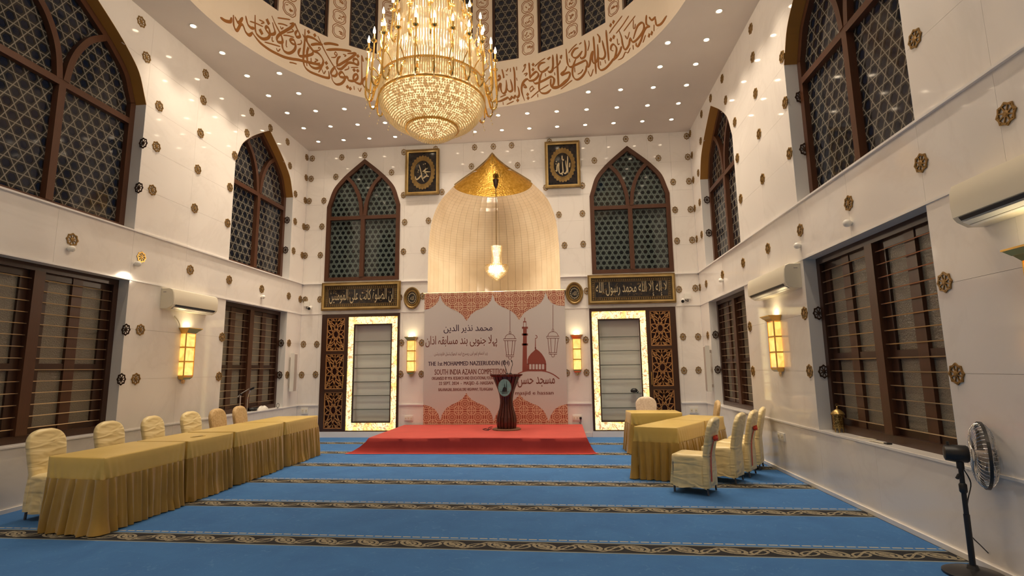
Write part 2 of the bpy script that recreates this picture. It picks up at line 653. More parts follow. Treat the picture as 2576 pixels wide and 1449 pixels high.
# ------------------------------------------------------------------ lettering
_AR = {'ا': ('FE8D', 'FE8E'), 'آ': ('FE81', 'FE82'), 'ب': ('FE8F', 'FE90', 'FE91', 'FE92'), 'پ': ('FB56', 'FB57', 'FB58', 'FB59'),
       'ت': ('FE95', 'FE96', 'FE97', 'FE98'), 'ج': ('FE9D', 'FE9E', 'FE9F', 'FEA0'), 'ح': ('FEA1', 'FEA2', 'FEA3', 'FEA4'),
       'د': ('FEA9', 'FEAA'), 'ذ': ('FEAB', 'FEAC'), 'ر': ('FEAD', 'FEAE'), 'ز': ('FEAF', 'FEB0'), 'س': ('FEB1', 'FEB2', 'FEB3', 'FEB4'),
       'ش': ('FEB5', 'FEB6', 'FEB7', 'FEB8'), 'ص': ('FEB9', 'FEBA', 'FEBB', 'FEBC'), 'ع': ('FEC9', 'FECA', 'FECB', 'FECC'),
       'ف': ('FED1', 'FED2', 'FED3', 'FED4'), 'ق': ('FED5', 'FED6', 'FED7', 'FED8'), 'ک': ('FB8E', 'FB8F', 'FB90', 'FB91'),
       'ل': ('FEDD', 'FEDE', 'FEDF', 'FEE0'), 'م': ('FEE1', 'FEE2', 'FEE3', 'FEE4'), 'ن': ('FEE5', 'FEE6', 'FEE7', 'FEE8'),
       'و': ('FEED', 'FEEE'), 'ہ': ('FBA6', 'FBA7', 'FBA8', 'FBA9'), 'ه': ('FEE9', 'FEEA', 'FEEB', 'FEEC'), 'ة': ('FE93', 'FE94'),
       'ی': ('FBFC', 'FBFD', 'FBFE', 'FBFF'), 'ي': ('FEF1', 'FEF2', 'FEF3', 'FEF4'), 'ى': ('FEEF', 'FEF0'), 'إ': ('FE87', 'FE88'), 'ئ': ('FE89', 'FE8A', 'FE8B', 'FE8C')}


def shape_arabic(text):
    text = text.replace('لا', '\u0001')
    tab = dict(_AR); tab['\u0001'] = ('FEFB', 'FEFC')
    out = []
    for i, ch in enumerate(text):
        if ch not in tab:
            out.append(ch); continue
        f = tab[ch]
        prev = text[i - 1] if i else ' '
        nxt = text[i + 1] if i + 1 < len(text) else ' '
        jp = prev in tab and len(tab[prev]) == 4
        jn = nxt in tab and len(f) == 4
        k = 3 if (jp and jn) else 1 if jp else 2 if jn else 0
        out.append(chr(int(f[k], 16)))
    return ''.join(reversed(out))


def text_geo(body, arabic=False, res=2):
    cu = bpy.data.curves.new('lettering', 'FONT')
    cu.body = shape_arabic(body) if arabic else body
    cu.resolution_u = res
    o = bpy.data.objects.new('lettering', cu)
    COL.objects.link(o)
    dg = bpy.context.evaluated_depsgraph_get()
    me = bpy.data.meshes.new_from_object(o.evaluated_get(dg))
    vs = [(v.co.x, v.co.y) for v in me.vertices]
    fs = [tuple(p.vertices) for p in me.polygons]
    bpy.data.objects.remove(o); bpy.data.curves.remove(cu); bpy.data.meshes.remove(me)
    return vs, fs


def put_text(mb, body, w, u0, u1, z0, z1, d, arabic=False, flip=False, zc=None):
    vs, fs = text_geo(body, arabic)
    xs = [p[0] for p in vs]; ys = [p[1] for p in vs]
    ax, bx, ay, by = min(xs), max(xs), min(ys), max(ys)
    mb.add([w(u0 + (x - ax) / (bx - ax) * (u1 - u0), z0 + (y - ay) / (by - ay) * (z1 - z0), d) for x, y in vs], fs)


# ================================================================== ROOM SHELL
ARCH_N = spline([(0, 0), (.052, .13), (.159, .368), (.3425, .553), (.587, .737), (1, 1)], 4)


def arch_line(c, hw, spring, apex, inset=0.0):
    """left spring -> apex -> right spring"""
    left = [(c - hw + t * hw, spring + h * (apex - spring)) for t, h in ARCH_N]
    if inset:
        A, B = ribbon(left, 2 * inset)
        left = [(min(u, c), z) for u, z in B]
        left[0] = (c - hw + inset, spring)
        slope = (left[-2][1] - left[-3][1]) / max(1e-6, left[-2][0] - left[-3][0])
        left[-1] = (c, left[-2][1] + slope * (c - left[-2][0]))
    return left + [(2 * c - u, z) for u, z in reversed(left[:-1])]


def top_fn(line):
    us = [p[0] for p in line]
    def f(u):
        for i in range(len(us) - 1):
            if us[i] <= u <= us[i + 1]:
                k = (u - us[i]) / max(1e-9, us[i + 1] - us[i])
                return line[i][1] + k * (line[i + 1][1] - line[i][1])
        return line[0][1]
    return f


class Opening:
    def __init__(s, ua, ub, zb, line=None, zt=None):
        s.ua, s.ub, s.zb, s.line = ua, ub, zb, line
        s.top = top_fn(line) if line else (lambda u: zt)
        s.us = [p[0] for p in line] if line else [ua, ub]


def region(mb, w, u0, u1, z0, z1, ops, dfront, dback):
    """wall piece minus openings, with edges turned back"""
    us = {round(u0, 5), round(u1, 5)}
    for o in ops:
        for u in [o.ua, o.ub] + o.us:
            if u0 < u < u1: us.add(round(u, 5))
    us = sorted(us)
    verts, faces, key = [], [], {}
    def vid(u, z):
        k = (round(u, 4), round(z, 4))
        if k not in key: key[k] = len(verts); verts.append((u, z))
        return key[k]
    for a, b in zip(us, us[1:]):
        if b - a < 1e-4: continue
        m = 0.5 * (a + b)
        spans = [(z0, z0, z1, z1)]
        for o in ops:
            if not (o.ua < m < o.ub): continue
            e = 1e-5
            ta, tb = o.top(a + e), o.top(b - e)
            new = []
            for la, lb, ha, hb in spans:
                if o.zb > la: new.append((la, lb, min(ha, o.zb), min(hb, o.zb)))
                na, nb = max(la, ta), max(lb, tb)
                if na < ha - 1e-4 or nb < hb - 1e-4: new.append((min(na, ha), min(nb, hb), ha, hb))
            spans = new
        for la, lb, ha, hb in spans:
            q = [vid(a, la), vid(b, lb), vid(b, hb), vid(a, ha)]
            q2 = []
            for i in q:
                if i not in q2: q2.append(i)
            if len(q2) >= 3: faces.append(tuple(q2))
    if not faces: return False
    edges = {}
    for f in faces:
        for i in range(len(f)):
            e = (f[i], f[(i + 1) % len(f)])
            edges[e] = edges.get(e, 0) + 1
    o = mb.add([w(u, z, dfront) for u, z in verts], faces)
    back = {}
    for (i, j) in edges:
        if (j, i) in edges: continue
        for k in (i, j):
            if k not in back:
                back[k] = mb.add([w(*verts[k], dback)], [])
        mb.f.append((o + j, o + i, back[i], back[j]))
    return True


def clad(name, w, u0, u1, ops, ujoint, zjoint, ujoint_low=None):
    wall = MB()
    region(wall, w, u0, u1, 0.0, ZC, ops, -0.02, -0.12)
    ob = wall.build(name, M['grout'], kind='structure')
    g = 0.0011
    for z0, z1 in zip(zjoint, zjoint[1:]):
        for a, b in zip(ujoint, ujoint[1:]):
            mb = MB()
            if region(mb, w, a + g, b - g, z0 + g, z1 - g, ops, 0.0, -0.0195):
                mb.build('marble_slab', M['marble'], ob)
    return ob


# ---- openings
SIDE_WIN = [(4.75, 7.15), (9.42, 11.70)]
SP, AP = 5.65, 6.82
REV = 0.27
side_ops = []
for a, b in SIDE_WIN:
    side_ops.append(Opening(a, b, ZL, arch_line((a + b) / 2, (b - a) / 2, SP, AP)))
    side_ops.append(Opening(a, b, ZS, zt=ZB))
BW = 0.935
back_win_c = [XC - 3.245, XC + 3.255]
NU = -1.580
nl = [(1075.6, 728), (1075.6, 653), (1078.5, 615), (1084, 566), (1096, 528), (1110, 502), (1128, 482), (1144, 466), (1171, 446), (1200, 425.5), (1226, 402), (1241.5, 386)]
nl = [(Bk(*p).x, Bk(*p).z) for p in nl]
nhw = NU - nl[0][0]
nleft = [(NU - nhw, 3.0)] + [(u, z) for u, z in nl[1:-1]] + [(NU, nl[-1][1])]
nleft[1] = (NU - nhw + 0.004, nleft[1][1])
nleft = spline(nleft, 3)
NLINE = nleft + [(2 * NU - u, z) for u, z in reversed(nleft[:-1])]
NLINE[0] = (NU - nhw, 3.0); NLINE[-1] = (NU + nhw, 3.0)
DOORS = [(-5.752, -3.832), (0.655, 2.600)]
back_ops = [Opening(c - BW, c + BW, 3.70, arch_line(c, BW, 5.58, 6.80)) for c in back_win_c]
back_ops += [Opening(NU - nhw, NU + nhw, 0.30, NLINE)]
back_ops += [Opening(a, b, 0.13, zt=2.89) for a, b in DOORS]

# ---- floor, carpet, ceiling, dome
fl = MB(); fl.box(XL - 0.3, XR + 0.3, YF - 0.1, D + 0.3, -0.15, -0.012)
fl.build('floor', M['grout'], kind='structure')
cp = MB()
cp.box(XL + 0.002, XR - 0.03, YF + 0.01, D - 0.03, -0.0118, 0.0)
tag(cp.build('carpet', M['carpet']), 'wall to wall blue carpet with black and tan scroll bands across the hall', 'carpet')

ce = MB()
NS = 96
circ = [(RX + RR * math.cos(2 * PI * i / NS), RY + RR * math.sin(2 * PI * i / NS)) for i in range(NS)]


def to_rect(x, y):
    dx, dy = x - RX, y - RY
    k = 1e9
    if dx > 0: k = min(k, (XR + 0.2 - RX) / dx)
    if dx < 0: k = min(k, (XL - 0.2 - RX) / dx)
    if dy > 0: k = min(k, (D + 0.2 - RY) / dy)
    if dy < 0: k = min(k, (YF - 0.2 - RY) / dy)
    return RX + dx * k, RY + dy * k


corners = [math.atan2(y - RY, x - RX) % (2 * PI) for x, y in ((XR + .2, D + .2), (XL - .2, D + .2), (XL - .2, YF - .2), (XR + .2, YF - .2))]
angs = sorted([2 * PI * i / NS for i in range(NS)] + corners)
inn = [(RX + RR * math.cos(a), RY + RR * math.sin(a)) for a in angs]
out = [to_rect(*p) for p in inn]
ce.rings([[(x, y, ZC) for x, y in inn], [(x, y, ZC) for x, y in out], [(x, y, ZC + 0.12) for x, y in out], [(x, y, ZC + 0.12) for x, y in inn]], True, False, False)
ceil = ce.build('ceiling', M['ceiling'], kind='structure')

# drum wall with window recesses
WIN_A, WIN_STEP, WIN_HALF = math.radians(9.5), 2 * PI / 23, math.radians(4.5)
DZ0, DZ1, DW0, DW1 = ZC, 10.60, 8.15, 10.25


def drum(a, z, d=0.0):
    """a: angle from +Y towards +X, d: distance towards the axis"""
    return Vector((RX + (RR - d) * math.sin(a), RY + (RR - d) * math.cos(a), z))


dr = MB()
for k in range(23):
    c = WIN_A + k * WIN_STEP
    a0, a1, a2, a3 = c - WIN_HALF, c + WIN_HALF, c + WIN_HALF, c + WIN_STEP - WIN_HALF
    def pan(x0, x1, z0, z1, n):
        for i in range(n):
            p, q = x0 + (x1 - x0) * i / n, x0 + (x1 - x0) * (i + 1) / n
            dr.add([drum(p, z0), drum(q, z0), drum(q, z1), drum(p, z1)], [(0, 1, 2, 3)])
    pan(a0, a1, DZ0, DW0, 3); pan(a0, a1, DW1, DZ1, 3); pan(a2, a3, DZ0, DZ1, 3)
    t = -0.16
    for z in (DW0, DW1):
        dr.add([drum(a0, z), drum(a1, z), drum(a1, z, t), drum(a0, z, t)], [(0, 1, 2, 3)])
    for a in (a0, a1):
        dr.add([drum(a, DW0), drum(a, DW0, t), drum(a, DW1, t), drum(a, DW1)], [(0, 1, 2, 3)])
cap = []
for j in range(9):
    e = j / 8 * PI / 2
    cap.append([(RX + RR * math.cos(e) * math.cos(2 * PI * i / 46), RY + RR * math.cos(e) * math.sin(2 * PI * i / 46), DZ1 + 2.6 * math.sin(e)) for i in range(46)])
cap[-1] = [(RX + 0.02 * math.cos(2 * PI * i / 46), RY + 0.02 * math.sin(2 * PI * i / 46), DZ1 + 2.6) for i in range(46)]
dr.rings(cap, True, False, True)
drum_o = dr.build('dome', M['drum'], kind='structure')
for k in range(23):
    c = WIN_A + k * WIN_STEP
    if math.cos(c) < 0.2: continue
    mb = MB()
    t = -0.10
    def wd(u, z, d): return drum(c + u / RR, z, t + d)
    h = WIN_HALF * RR
    mb.wbox(wd, -h, -h + .05, DW0, DW1, 0, .05); mb.wbox(wd, h - .05, h, DW0, DW1, 0, .05)
    mb.wbox(wd, -h + .05, h - .05, DW0, DW0 + .05, 0, .05); mb.wbox(wd, -h + .05, h - .05, DW1 - .05, DW1, 0, .05)
    mb.build('window_frame', M['wood'], drum_o)
    mp = MB(); mp.wbox(wd, -h + .05, h - .05, DW0 + .05, DW1 - .05, 0.005, .02)
    mp.build('window_pane', M['pane'], drum_o, uv=lambda p, c=c: (math.atan2(p.x - RX, p.y - RY) * RR, p.z))

# ---- walls clad in marble slabs
ZJ = [0.0, ZS, 1.46, 2.19, ZB, ZL, 4.33, 5.0, SP, 6.35, ZC]
back = clad('wall_back', wB, XL, XR, back_ops,
            [XL, -5.86, back_win_c[0] - .48, back_win_c[0] + .48, -3.77, NU - nhw, NU - .72, NU + .72, NU + nhw, .60, back_win_c[1] - .48, back_win_c[1] + .48, 2.70, XR], ZJ)
YJ = [YF, -1.8, -.6, .6, 1.8, 3.0, 3.9, 4.75, 5.95, 7.15, 8.28, 9.42, 10.56, 11.7, D]
left = clad('wall_left', wL, YF, D, side_ops, YJ, ZJ)
right = clad('wall_right', wR, YF, D, side_ops, YJ, ZJ)
fr = MB(); fr.box(XL, XR, YF - 0.12, YF, 0, ZC)
fr.build('wall_front', M['marble_plain'], kind='structure')


def trim(name, parts):
    mb = MB()
    for p in parts: mb.wbox(*p)
    return mb.build(name, M['marble_plain'], kind='structure')


# belt mouldings
for n, (w, u0, u1, cuts) in enumerate(((wL, YF, D, []), (wR, YF, D, []), (wB, XL, XR, 'back'))):
    def runs(skip):
        if cuts != 'back': return [(u0, u1)]
        out, u = [], u0
        for a, b in skip:
            out.append((u, a)); u = b
        out.append((u, u1)); return out
    sk = [(DOORS[0][0] - .02, DOORS[0][1] + .02), (NU - nhw, NU + nhw), (DOORS[1][0] - .02, DOORS[1][1] + .02)]
    trim('trim_%d' % (3 * n + 1), [(w, a, b, ZL - .022, ZL, 0.0005, .032) for a, b in runs(sk)])
    trim('trim_%d' % (3 * n + 2), [(w, a, b, ZB - .012, ZB + .012, 0.0005, .014) for a, b in runs(sk)])
    if cuts == 'back':
        trim('trim_%d' % (3 * n + 3), [(w, a, b, ZS - .014, ZS + .014, 0.0005, .020) for a, b in runs(sk)])
    else:
        pr = [(w, a, b, ZS - .020, ZS + .0015, 0.0005, .014) for a, b in ((YF, D),)]
        trim('trim_%d' % (3 * n + 3), pr)
bb = MB(); bb.wbox(wR, YF, D - .1, 0.0, 0.045, 0.0005, .024)
bb.build('baseboard_right', M['marble_plain'], kind='structure')
bb = MB(); bb.wbox(wL, YF, D - .1, 0.0, 0.045, 0.0005, .018)
bb.build('baseboard_left', M['marble_plain'], kind='structure')
bb = MB()
for a, b in ((XL, DOORS[0][0]), (DOORS[0][1], -3.70), (0.36, DOORS[1][0]), (DOORS[1][1], XR)):
    bb.wbox(wB, a, b, 0.0, 0.10, 0.0005, .012)
bb.build('baseboard_back', M['marble_plain'], kind='structure')
for n, (a, b) in enumerate(DOORS):
    mb = MB(); mb.wbox(wB, a - .02, b + .02, 0.0, 0.128, 0.0005, .05)
    mb.build('trim_%d' % (10 + n), M['marble_plain'], kind='structure')

# ---- niche behind the banner: turned shell of marble strips and a gold cap
zt = top_fn(NLINE[:len(nleft)])
prof = [(p[1], max(0.012, NU - p[0])) for p in nleft]
niche = setting('wall_niche', (NU, D, 0.3))
ZG = 5.98
NST = 24
lower = [(0.3, nhw), (1.6, nhw)] + [(z, r) for z, r in prof if z < ZG]
rg = [r for z, r in prof if z >= ZG]
import bisect
def r_at(z):
    zs = [p[0] for p in prof]
    if z <= zs[0]: return prof[0][1]
    i = min(max(bisect.bisect(zs, z), 1), len(zs) - 1)
    k = (z - zs[i - 1]) / (zs[i] - zs[i - 1])
    return prof[i - 1][1] + k * (prof[i][1] - prof[i - 1][1])
lower.append((ZG, r_at(ZG)))
KD = 0.92
def npt(phi, z, r): return Vector((NU + r * math.sin(phi), D + 0.012 + KD * r * math.cos(phi), z))
for k in range(NST):
    p0 = -PI / 2 + PI * k / NST + 0.0016
    p1 = -PI / 2 + PI * (k + 1) / NST - 0.0016
    mb = MB()
    mb.rings([[npt(p0, z, r), npt(p1, z, r), npt(p1, z, r + .03), npt(p0, z, r + .03)] for z, r in lower])
    mb.build('marble_strip', M['nichestrip'], niche)
mb = MB()
up = [(ZG, r_at(ZG) - .004)] + [(z, r - .004) for z, r in prof if z > ZG + .02]
mb.rings([[npt(-PI / 2 + PI * i / 32, z, max(r, .004)) for i in range(33)] for z, r in up], False, False, False)
mb.build('gold_mosaic_cap', M['goldtile'], niche, smooth=True)
mb = MB()
back_shell = [(z, r + .031) for z, r in lower] + [(z, r + .03) for z, r in up[1:]]
mb.rings([[npt(-PI / 2 + PI * i / 24, z, r) for i in range(25)] for z, r in back_shell], False, False, False)
mb.build('backing', M['grout'], niche)
# gilt edge of the cap on the wall face
mb = MB()
e = [p for p in nleft if p[1] >= ZG]
full = e + [(2 * NU - u, z) for u, z in reversed(e[:-1])]
A, B = ribbon(full, 0.05)
mb.band(A, full, wB, 0.0, 0.012)
mb.build('gilt_edge', M['gold_dark'], niche)


# ================================================================== WINDOWS
def uvw(w):
    if w is wB: return lambda p: (p.x, p.z)
    return lambda p: (p.y, p.z)


def bar(mb, pts, width, w, d0, d1):
    A, B = ribbon(pts, width)
    mb.band(A, B, w, d0, d1)


def arched_window(name, w, a, b, sill, spring, apex, rev, pane, fw=0.10):
    c, hw = (a + b) / 2, (b - a) / 2
    win = setting(name, w(c, sill, 0))
    outer = [(a, sill)] + arch_line(c, hw, spring, apex) + [(b, sill)]
    inner = [(a + fw, sill)] + arch_line(c, hw, spring, apex, fw) + [(b - fw, sill)]
    d0, d1 = -rev, -rev + 0.10
    mb = MB(); mb.band(outer, inner, w, d0, d1); mb.wbox(w, a + fw, b - fw, sill, sill + .09, d0, d1)
    mb.build('frame', M['wood_red'], win)
    zT = spring - 0.30
    mb = MB(); mb.wbox(w, c - .05, c + .05, sill + .09, zT - .045, d0 + .01, d1 + .015); mb.build('mullion', M['wood_red'], win)
    for s in (-1, 1):
        mb = MB(); x0, x1 = sorted((c + s * (hw - fw), c + s * .05 if False else c)); mb.wbox(w, x0, x1, zT - .045, zT + .045, d0 + .01, d1 + .005)
        mb.build('transom', M['wood_red'], win)
    H = apex - spring
    for s in (-1, 1):
        pts = spline([(c + s * .045, zT + .04), (c + s * .075 * hw, spring + .026 * H), (c + s * .147 * hw, spring + .237 * H), (c + s * .275 * hw, spring + .447 * H), (c + s * .45 * hw, spring + .600 * H)], 4)
        mb = MB(); bar(mb, pts, 0.085, w, d0 + .01, d1 + .01 + .003 * s); mb.build('tracery_bar', M['wood_red'], win)
    dp = d0 + .03
    il = arch_line(c, hw, spring, apex, fw * .7)
    n = len(il) // 2
    def pane_poly(poly):
        mb = MB(); mb.plate(poly, w, dp, dp - .012); mb.build('pane', pane, win, uv=uvw(w))
    pane_poly([(a + .05, sill + .05), (c, sill + .05), (c, zT), (a + .05, zT)])
    pane_poly([(c, sill + .05), (b - .05, sill + .05), (b - .05, zT), (c, zT)])
    tip = (c - .45 * hw, spring + .62 * H)
    for s in (-1, 1):
        edge = [p if s < 0 else (2 * c - p[0], p[1]) for p in il[:n] if p[1] < tip[1]]
        arc = [(c + s * .40 * hw, spring + .585 * H), (c + s * .275 * hw, spring + .447 * H), (c + s * .147 * hw, spring + .237 * H), (c + s * .06 * hw, spring), (c + s * .03, zT)]
        pane_poly([(c + s * (hw - .05), zT)] + edge + arc)
    mid = [(c - .012, zT), (c - .06 * hw, spring), (c - .147 * hw, spring + .237 * H), (c - .275 * hw, spring + .447 * H), (c - .40 * hw, spring + .585 * H)]
    topl = [p for p in il[:n] if p[1] >= tip[1]] + [il[n]]
    lp = mid + topl
    pane_poly(lp + [(2 * c - u, z) for u, z in reversed(lp[:-1])])
    if rev > 0.15:
        for u, s in ((a, -1), (b, 1)):
            mb = MB(); mb.wbox(w, min(u - s * .006, u + s * .02), max(u - s * .006, u + s * .02), sill + .002, spring, -rev - .02, -.0005); mb.build('jamb_lining', M['reveal'], win)
        al = arch_line(c, hw, spring, apex)
        mb = MB(); mb.band(arch_line(c, hw - .006, spring, apex - .006), arch_line(c, hw + .02, spring, apex + .02), w, -rev - .02, -.0005); mb.build('arch_soffit', M['soffit'], win)
        mb = MB(); mb.wbox(w, a, b, sill - .02, sill + .004, -rev - .02, -.0005); mb.build('sill', M['marble_plain'], win)
    return win


arched_window('window_1', wB, back_win_c[0] - BW, back_win_c[0] + BW, 3.70, 5.58, 6.80, 0.075, M['pane_back'])
arched_window('window_2', wB, back_win_c[1] - BW, back_win_c[1] + BW, 3.70, 5.58, 6.80, 0.075, M['pane_back'])
k = 3
for w in (wL, wR):
    for a, b in SIDE_WIN:
        arched_window('window_%d' % k, w, a, b, ZL, SP, AP, REV, M['pane'])
        k += 1


def barred_window(name, w, a, b, z0, z1, rev):
    c = (a + b) / 2
    win = setting(name, w(c, z0, 0))
    d0 = -rev
    mb = MB()
    mb.wbox(w, a, a + .09, z0, z1, d0, d0 + .11); mb.wbox(w, b - .09, b, z0, z1, d0, d0 + .11)
    mb.wbox(w, a + .09, b - .09, z0, z0 + .09, d0, d0 + .11); mb.wbox(w, a + .09, b - .09, z1 - .09, z1, d0, d0 + .11)
    mb.build('frame', M['wood'], win)
    mb = MB(); mb.wbox(w, c - .07, c + .07, z0 + .09, z1 - .09, d0, d0 + .12); mb.build('mullion', M['wood_red'], win)
    zm = z0 + 0.90
    for x0, x1 in ((a + .09, c - .07), (c + .07, b - .09)):
        m = (x0 + x1) / 2
        mb = MB(); mb.wbox(w, m - .075, m + .075, z0 + .09, z1 - .09, d0 + .005, d0 + .06); mb.build('stile', M['wood_red'], win)
        for p, q in ((x0, x0 + .11), (x1 - .11, x1)):
            mb = MB(); mb.wbox(w, p, q, z0 + .09, z1 - .09, d0 + .005, d0 + .05); mb.build('stile', M['wood'], win)
        for p, q in ((x0 + .11, m - .075), (m + .075, x1 - .11)):
            mb = MB(); mb.wbox(w, p, q, zm - .045, zm + .045, d0 + .008, d0 + .05); mb.build('rail', M['wood'], win)
            mb = MB(); mb.wbox(w, p, q, z1 - .17, z1 - .09, d0 + .008, d0 + .05); mb.wbox(w, p, q, z0 + .09, z0 + .16, d0 + .008, d0 + .05); mb.build('rail', M['wood'], win)
            for lo, hi in ((z0 + .16, zm - .045), (zm + .045, z1 - .17)):
                mb = MB(); mb.wbox(w, p, q, lo, hi, d0 + .012, d0 + .022); mb.build('pane', M['frost'], win, uv=uvw(w))
        nr = 14
        for i in range(nr):
            z = z0 + .17 + (z1 - z0 - .36) * i / (nr - 1)
            mb = MB(); mb.tube([w(x0, z, d0 + .085), w(x1, z, d0 + .085)], .0062, 6); mb.build('grille_rod', M['rod'], win, smooth=True)
    for u, s in ((a, -1), (b, 1)):
        mb = MB(); mb.wbox(w, min(u - s * .006, u + s * .02), max(u - s * .006, u + s * .02), z0 + .002, z1 - .006, -rev - .02, -.0005); mb.build('jamb_lining', M['reveal'], win)
    mb = MB(); mb.wbox(w, a - .02, b + .02, z1 - .006, z1 + .02, -rev - .02, -.0005); mb.build('head_lining', M['reveal'], win)
    mb = MB(); mb.wbox(w, a, b, z0 - .02, z0 + .004, -rev - .02, -.0005); mb.build('sill', M['marble_plain'], win)
    return win


for w in (wL, wR):
    for a, b in SIDE_WIN:
        barred_window('window_%d' % k, w, a, b, ZS, ZB, REV)
        k += 1


# ================================================================== DOME LETTERING (brush strokes measured on the drum)
def on_drum(x, y):
    d = ray(x, y)
    A = d.x ** 2 + d.y ** 2
    Bq = 2 * (d.x * (EYE.x - RX) + d.y * (EYE.y - RY))
    Cq = (EYE.x - RX) ** 2 + (EYE.y - RY) ** 2 - RR ** 2
    t = (-Bq + math.sqrt(max(0, Bq * Bq - 4 * A * Cq))) / (2 * A)
    p = EYE + d * t
    return math.atan2(p.x - RX, p.y - RY) * RR, p.z


def wD(u, z, d): return drum(u / RR, z, d)


def strokes(name, ox, oy, sc, thick, thin, dots, wt=0.052):
    mb = MB()
    for lst, width in ((thick, wt), (thin, wt * 0.45)):
        for st in lst:
            pts = [on_drum(ox + st[i] / sc, oy + st[i + 1] / sc) for i in range(0, len(st), 2)]
            pts = [(u, max(z, ZC + .012)) for u, z in pts]
            A, B = ribbon(spline(pts, 5), width * .88, nib=2.2)
            mb.band(A, B, wD, 0.001, 0.010)
    for i in range(0, len(dots), 2):
        u, z = on_drum(ox + dots[i] / sc, oy + dots[i + 1] / sc)
        z = max(z, ZC + .05)
        mb.plate([(u - .035, z), (u, z - .045), (u + .035, z), (u, z + .045)], wD, 0.001, 0.010)
    return mb.build(name, M['letter'], drum_o)


strokes('lettering', 550, 44, 10.35, [
    (870, 390, 960, 520, 1100, 680, 1300, 830, 1480, 930, 1700, 1030, 1900, 1080, 2070, 1105, 2300, 1160, 2480, 1200, 2600, 1230, 2660, 1260, 2670, 1310, 2600, 1430),
    (380, -60, 385, 170, 420, 290, 470, 340, 520, 270, 560, 190, 610, 190, 650, 250, 690, 360, 750, 440, 800, 460, 850, 420, 875, 380),
    (40, 0, 150, 80, 250, 110, 310, 100, 330, 0), (420, -20, 480, 110, 520, 135, 570, 90, 620, 0),
    (700, -40, 740, 140, 790, 230, 860, 280, 920, 270),
    (945, -60, 945, 200, 955, 350, 1000, 450, 1100, 540, 1190, 565, 1290, 530, 1330, 440, 1290, 400, 1220, 300, 1250, 240, 1310, 300, 1330, 380, 1360, 440, 1440, 430, 1465, 370, 1430, 250, 1400, 130),
    (1380, -40, 1470, 170, 1560, 340, 1620, 450, 1660, 580, 1650, 650, 1580, 650, 1520, 610, 1520, 520, 1600, 430, 1720, 360, 1880, 260, 1960, 160, 1850, 165),
    (1990, 700, 1930, 690, 1860, 620, 1890, 570, 1960, 600, 2000, 720, 1980, 830, 1900, 910, 1800, 930, 1700, 870, 1655, 750, 1660, 600),
    (1985, 150, 2030, 280, 2100, 420, 2110, 500, 2030, 510, 1995, 420, 2050, 330)],
    [(810, 100, 980, 160, 1150, 240), (1530, 10, 1700, 35, 1860, 60), (1190, 640, 1400, 700, 1600, 760), (1680, 465, 1800, 475, 1960, 520),
     (1390, 500, 1390, 610, 1430, 620), (1760, 590, 1755, 740, 1780, 770), (1500, 800, 1540, 880, 1600, 820), (1540, 160, 1660, 175, 1790, 220),
     (1840, 1170, 1930, 1185, 2030, 1215), (1050, 60, 1180, 130, 1100, 160), (1900, 300, 1940, 360, 1770, 405), (1600, 230, 1630, 300, 1680, 260)],
    [1265, 85, 1290, 140, 1085, 350, 1115, 400])
strokes('lettering', 690, 60, 8.05, [
    (660, 640, 655, 570, 690, 480, 665, 560, 660, 680, 680, 770, 750, 870, 850, 905, 950, 860, 990, 770, 960, 680, 880, 590, 780, 540, 690, 430, 650, 300, 680, 260, 800, 300, 900, 370, 980, 420),
    (570, 210, 640, 340, 720, 450, 790, 550), (620, 110, 610, 400, 590, 600, 590, 780, 630, 890, 720, 970, 860, 1030, 1000, 1080, 1100, 1095, 1110, 1040, 1095, 960),
    (530, 490, 490, 570, 500, 640, 570, 660, 690, 640, 770, 610, 780, 550),
    (880, 250, 940, 380, 1000, 510, 1080, 660, 1170, 810, 1240, 920, 1270, 1000, 1230, 1060, 1160, 1040, 1150, 980, 1210, 890, 1240, 870),
    (740, 430, 850, 410, 980, 420), (1000, 410, 1130, 400, 1300, 435), (1050, 530, 1250, 520, 1420, 535, 1560, 560),
    (1480, 605, 1650, 600, 1560, 680, 1420, 770, 1290, 840, 1270, 790, 1290, 700, 1340, 660),
    (1260, 840, 1280, 900, 1350, 915, 1430, 850, 1500, 790, 1600, 800, 1690, 830, 1690, 740, 1620, 710, 1600, 760, 1630, 800),
    (1160, 1060, 1180, 1150, 1250, 1225, 1350, 1215, 1420, 1140, 1425, 1060, 1370, 980, 1320, 1010, 1330, 1070, 1420, 1090, 1480, 1080, 1500, 1140, 1590, 1160, 1680, 1110, 1680, 1030, 1620, 1040, 1600, 1120, 1640, 1180, 1740, 1220, 1770, 1150, 1770, 900, 1765, 640),
    (1860, 1080, 1800, 1140, 1790, 1220, 1850, 1310, 1932, 1350), (1765, 640, 1785, 700, 1800, 770)],
    [(820, 710, 880, 740, 820, 770, 860, 800, 930, 795), (960, 920, 1000, 1010, 1040, 950), (1150, 680, 1230, 680, 1270, 620, 1240, 570, 1220, 620, 1270, 640),
     (800, 545, 900, 540, 930, 500, 900, 480, 890, 510), (1390, 620, 1450, 640, 1420, 665), (1550, 885, 1700, 885), (460, 420, 530, 410, 550, 360, 530, 330),
     (1610, 1260, 1620, 1340), (1690, 1300, 1730, 1370, 1760, 1300), (650, 770, 660, 860), (740, 690, 745, 790), (1420, 940, 1500, 910, 1500, 860)],
    [692, 165, 818, 232, 1052, 795, 1070, 892, 1615, 940, 1688, 952, 1480, 1278, 1538, 1312, 1692, 655], wt=0.05)
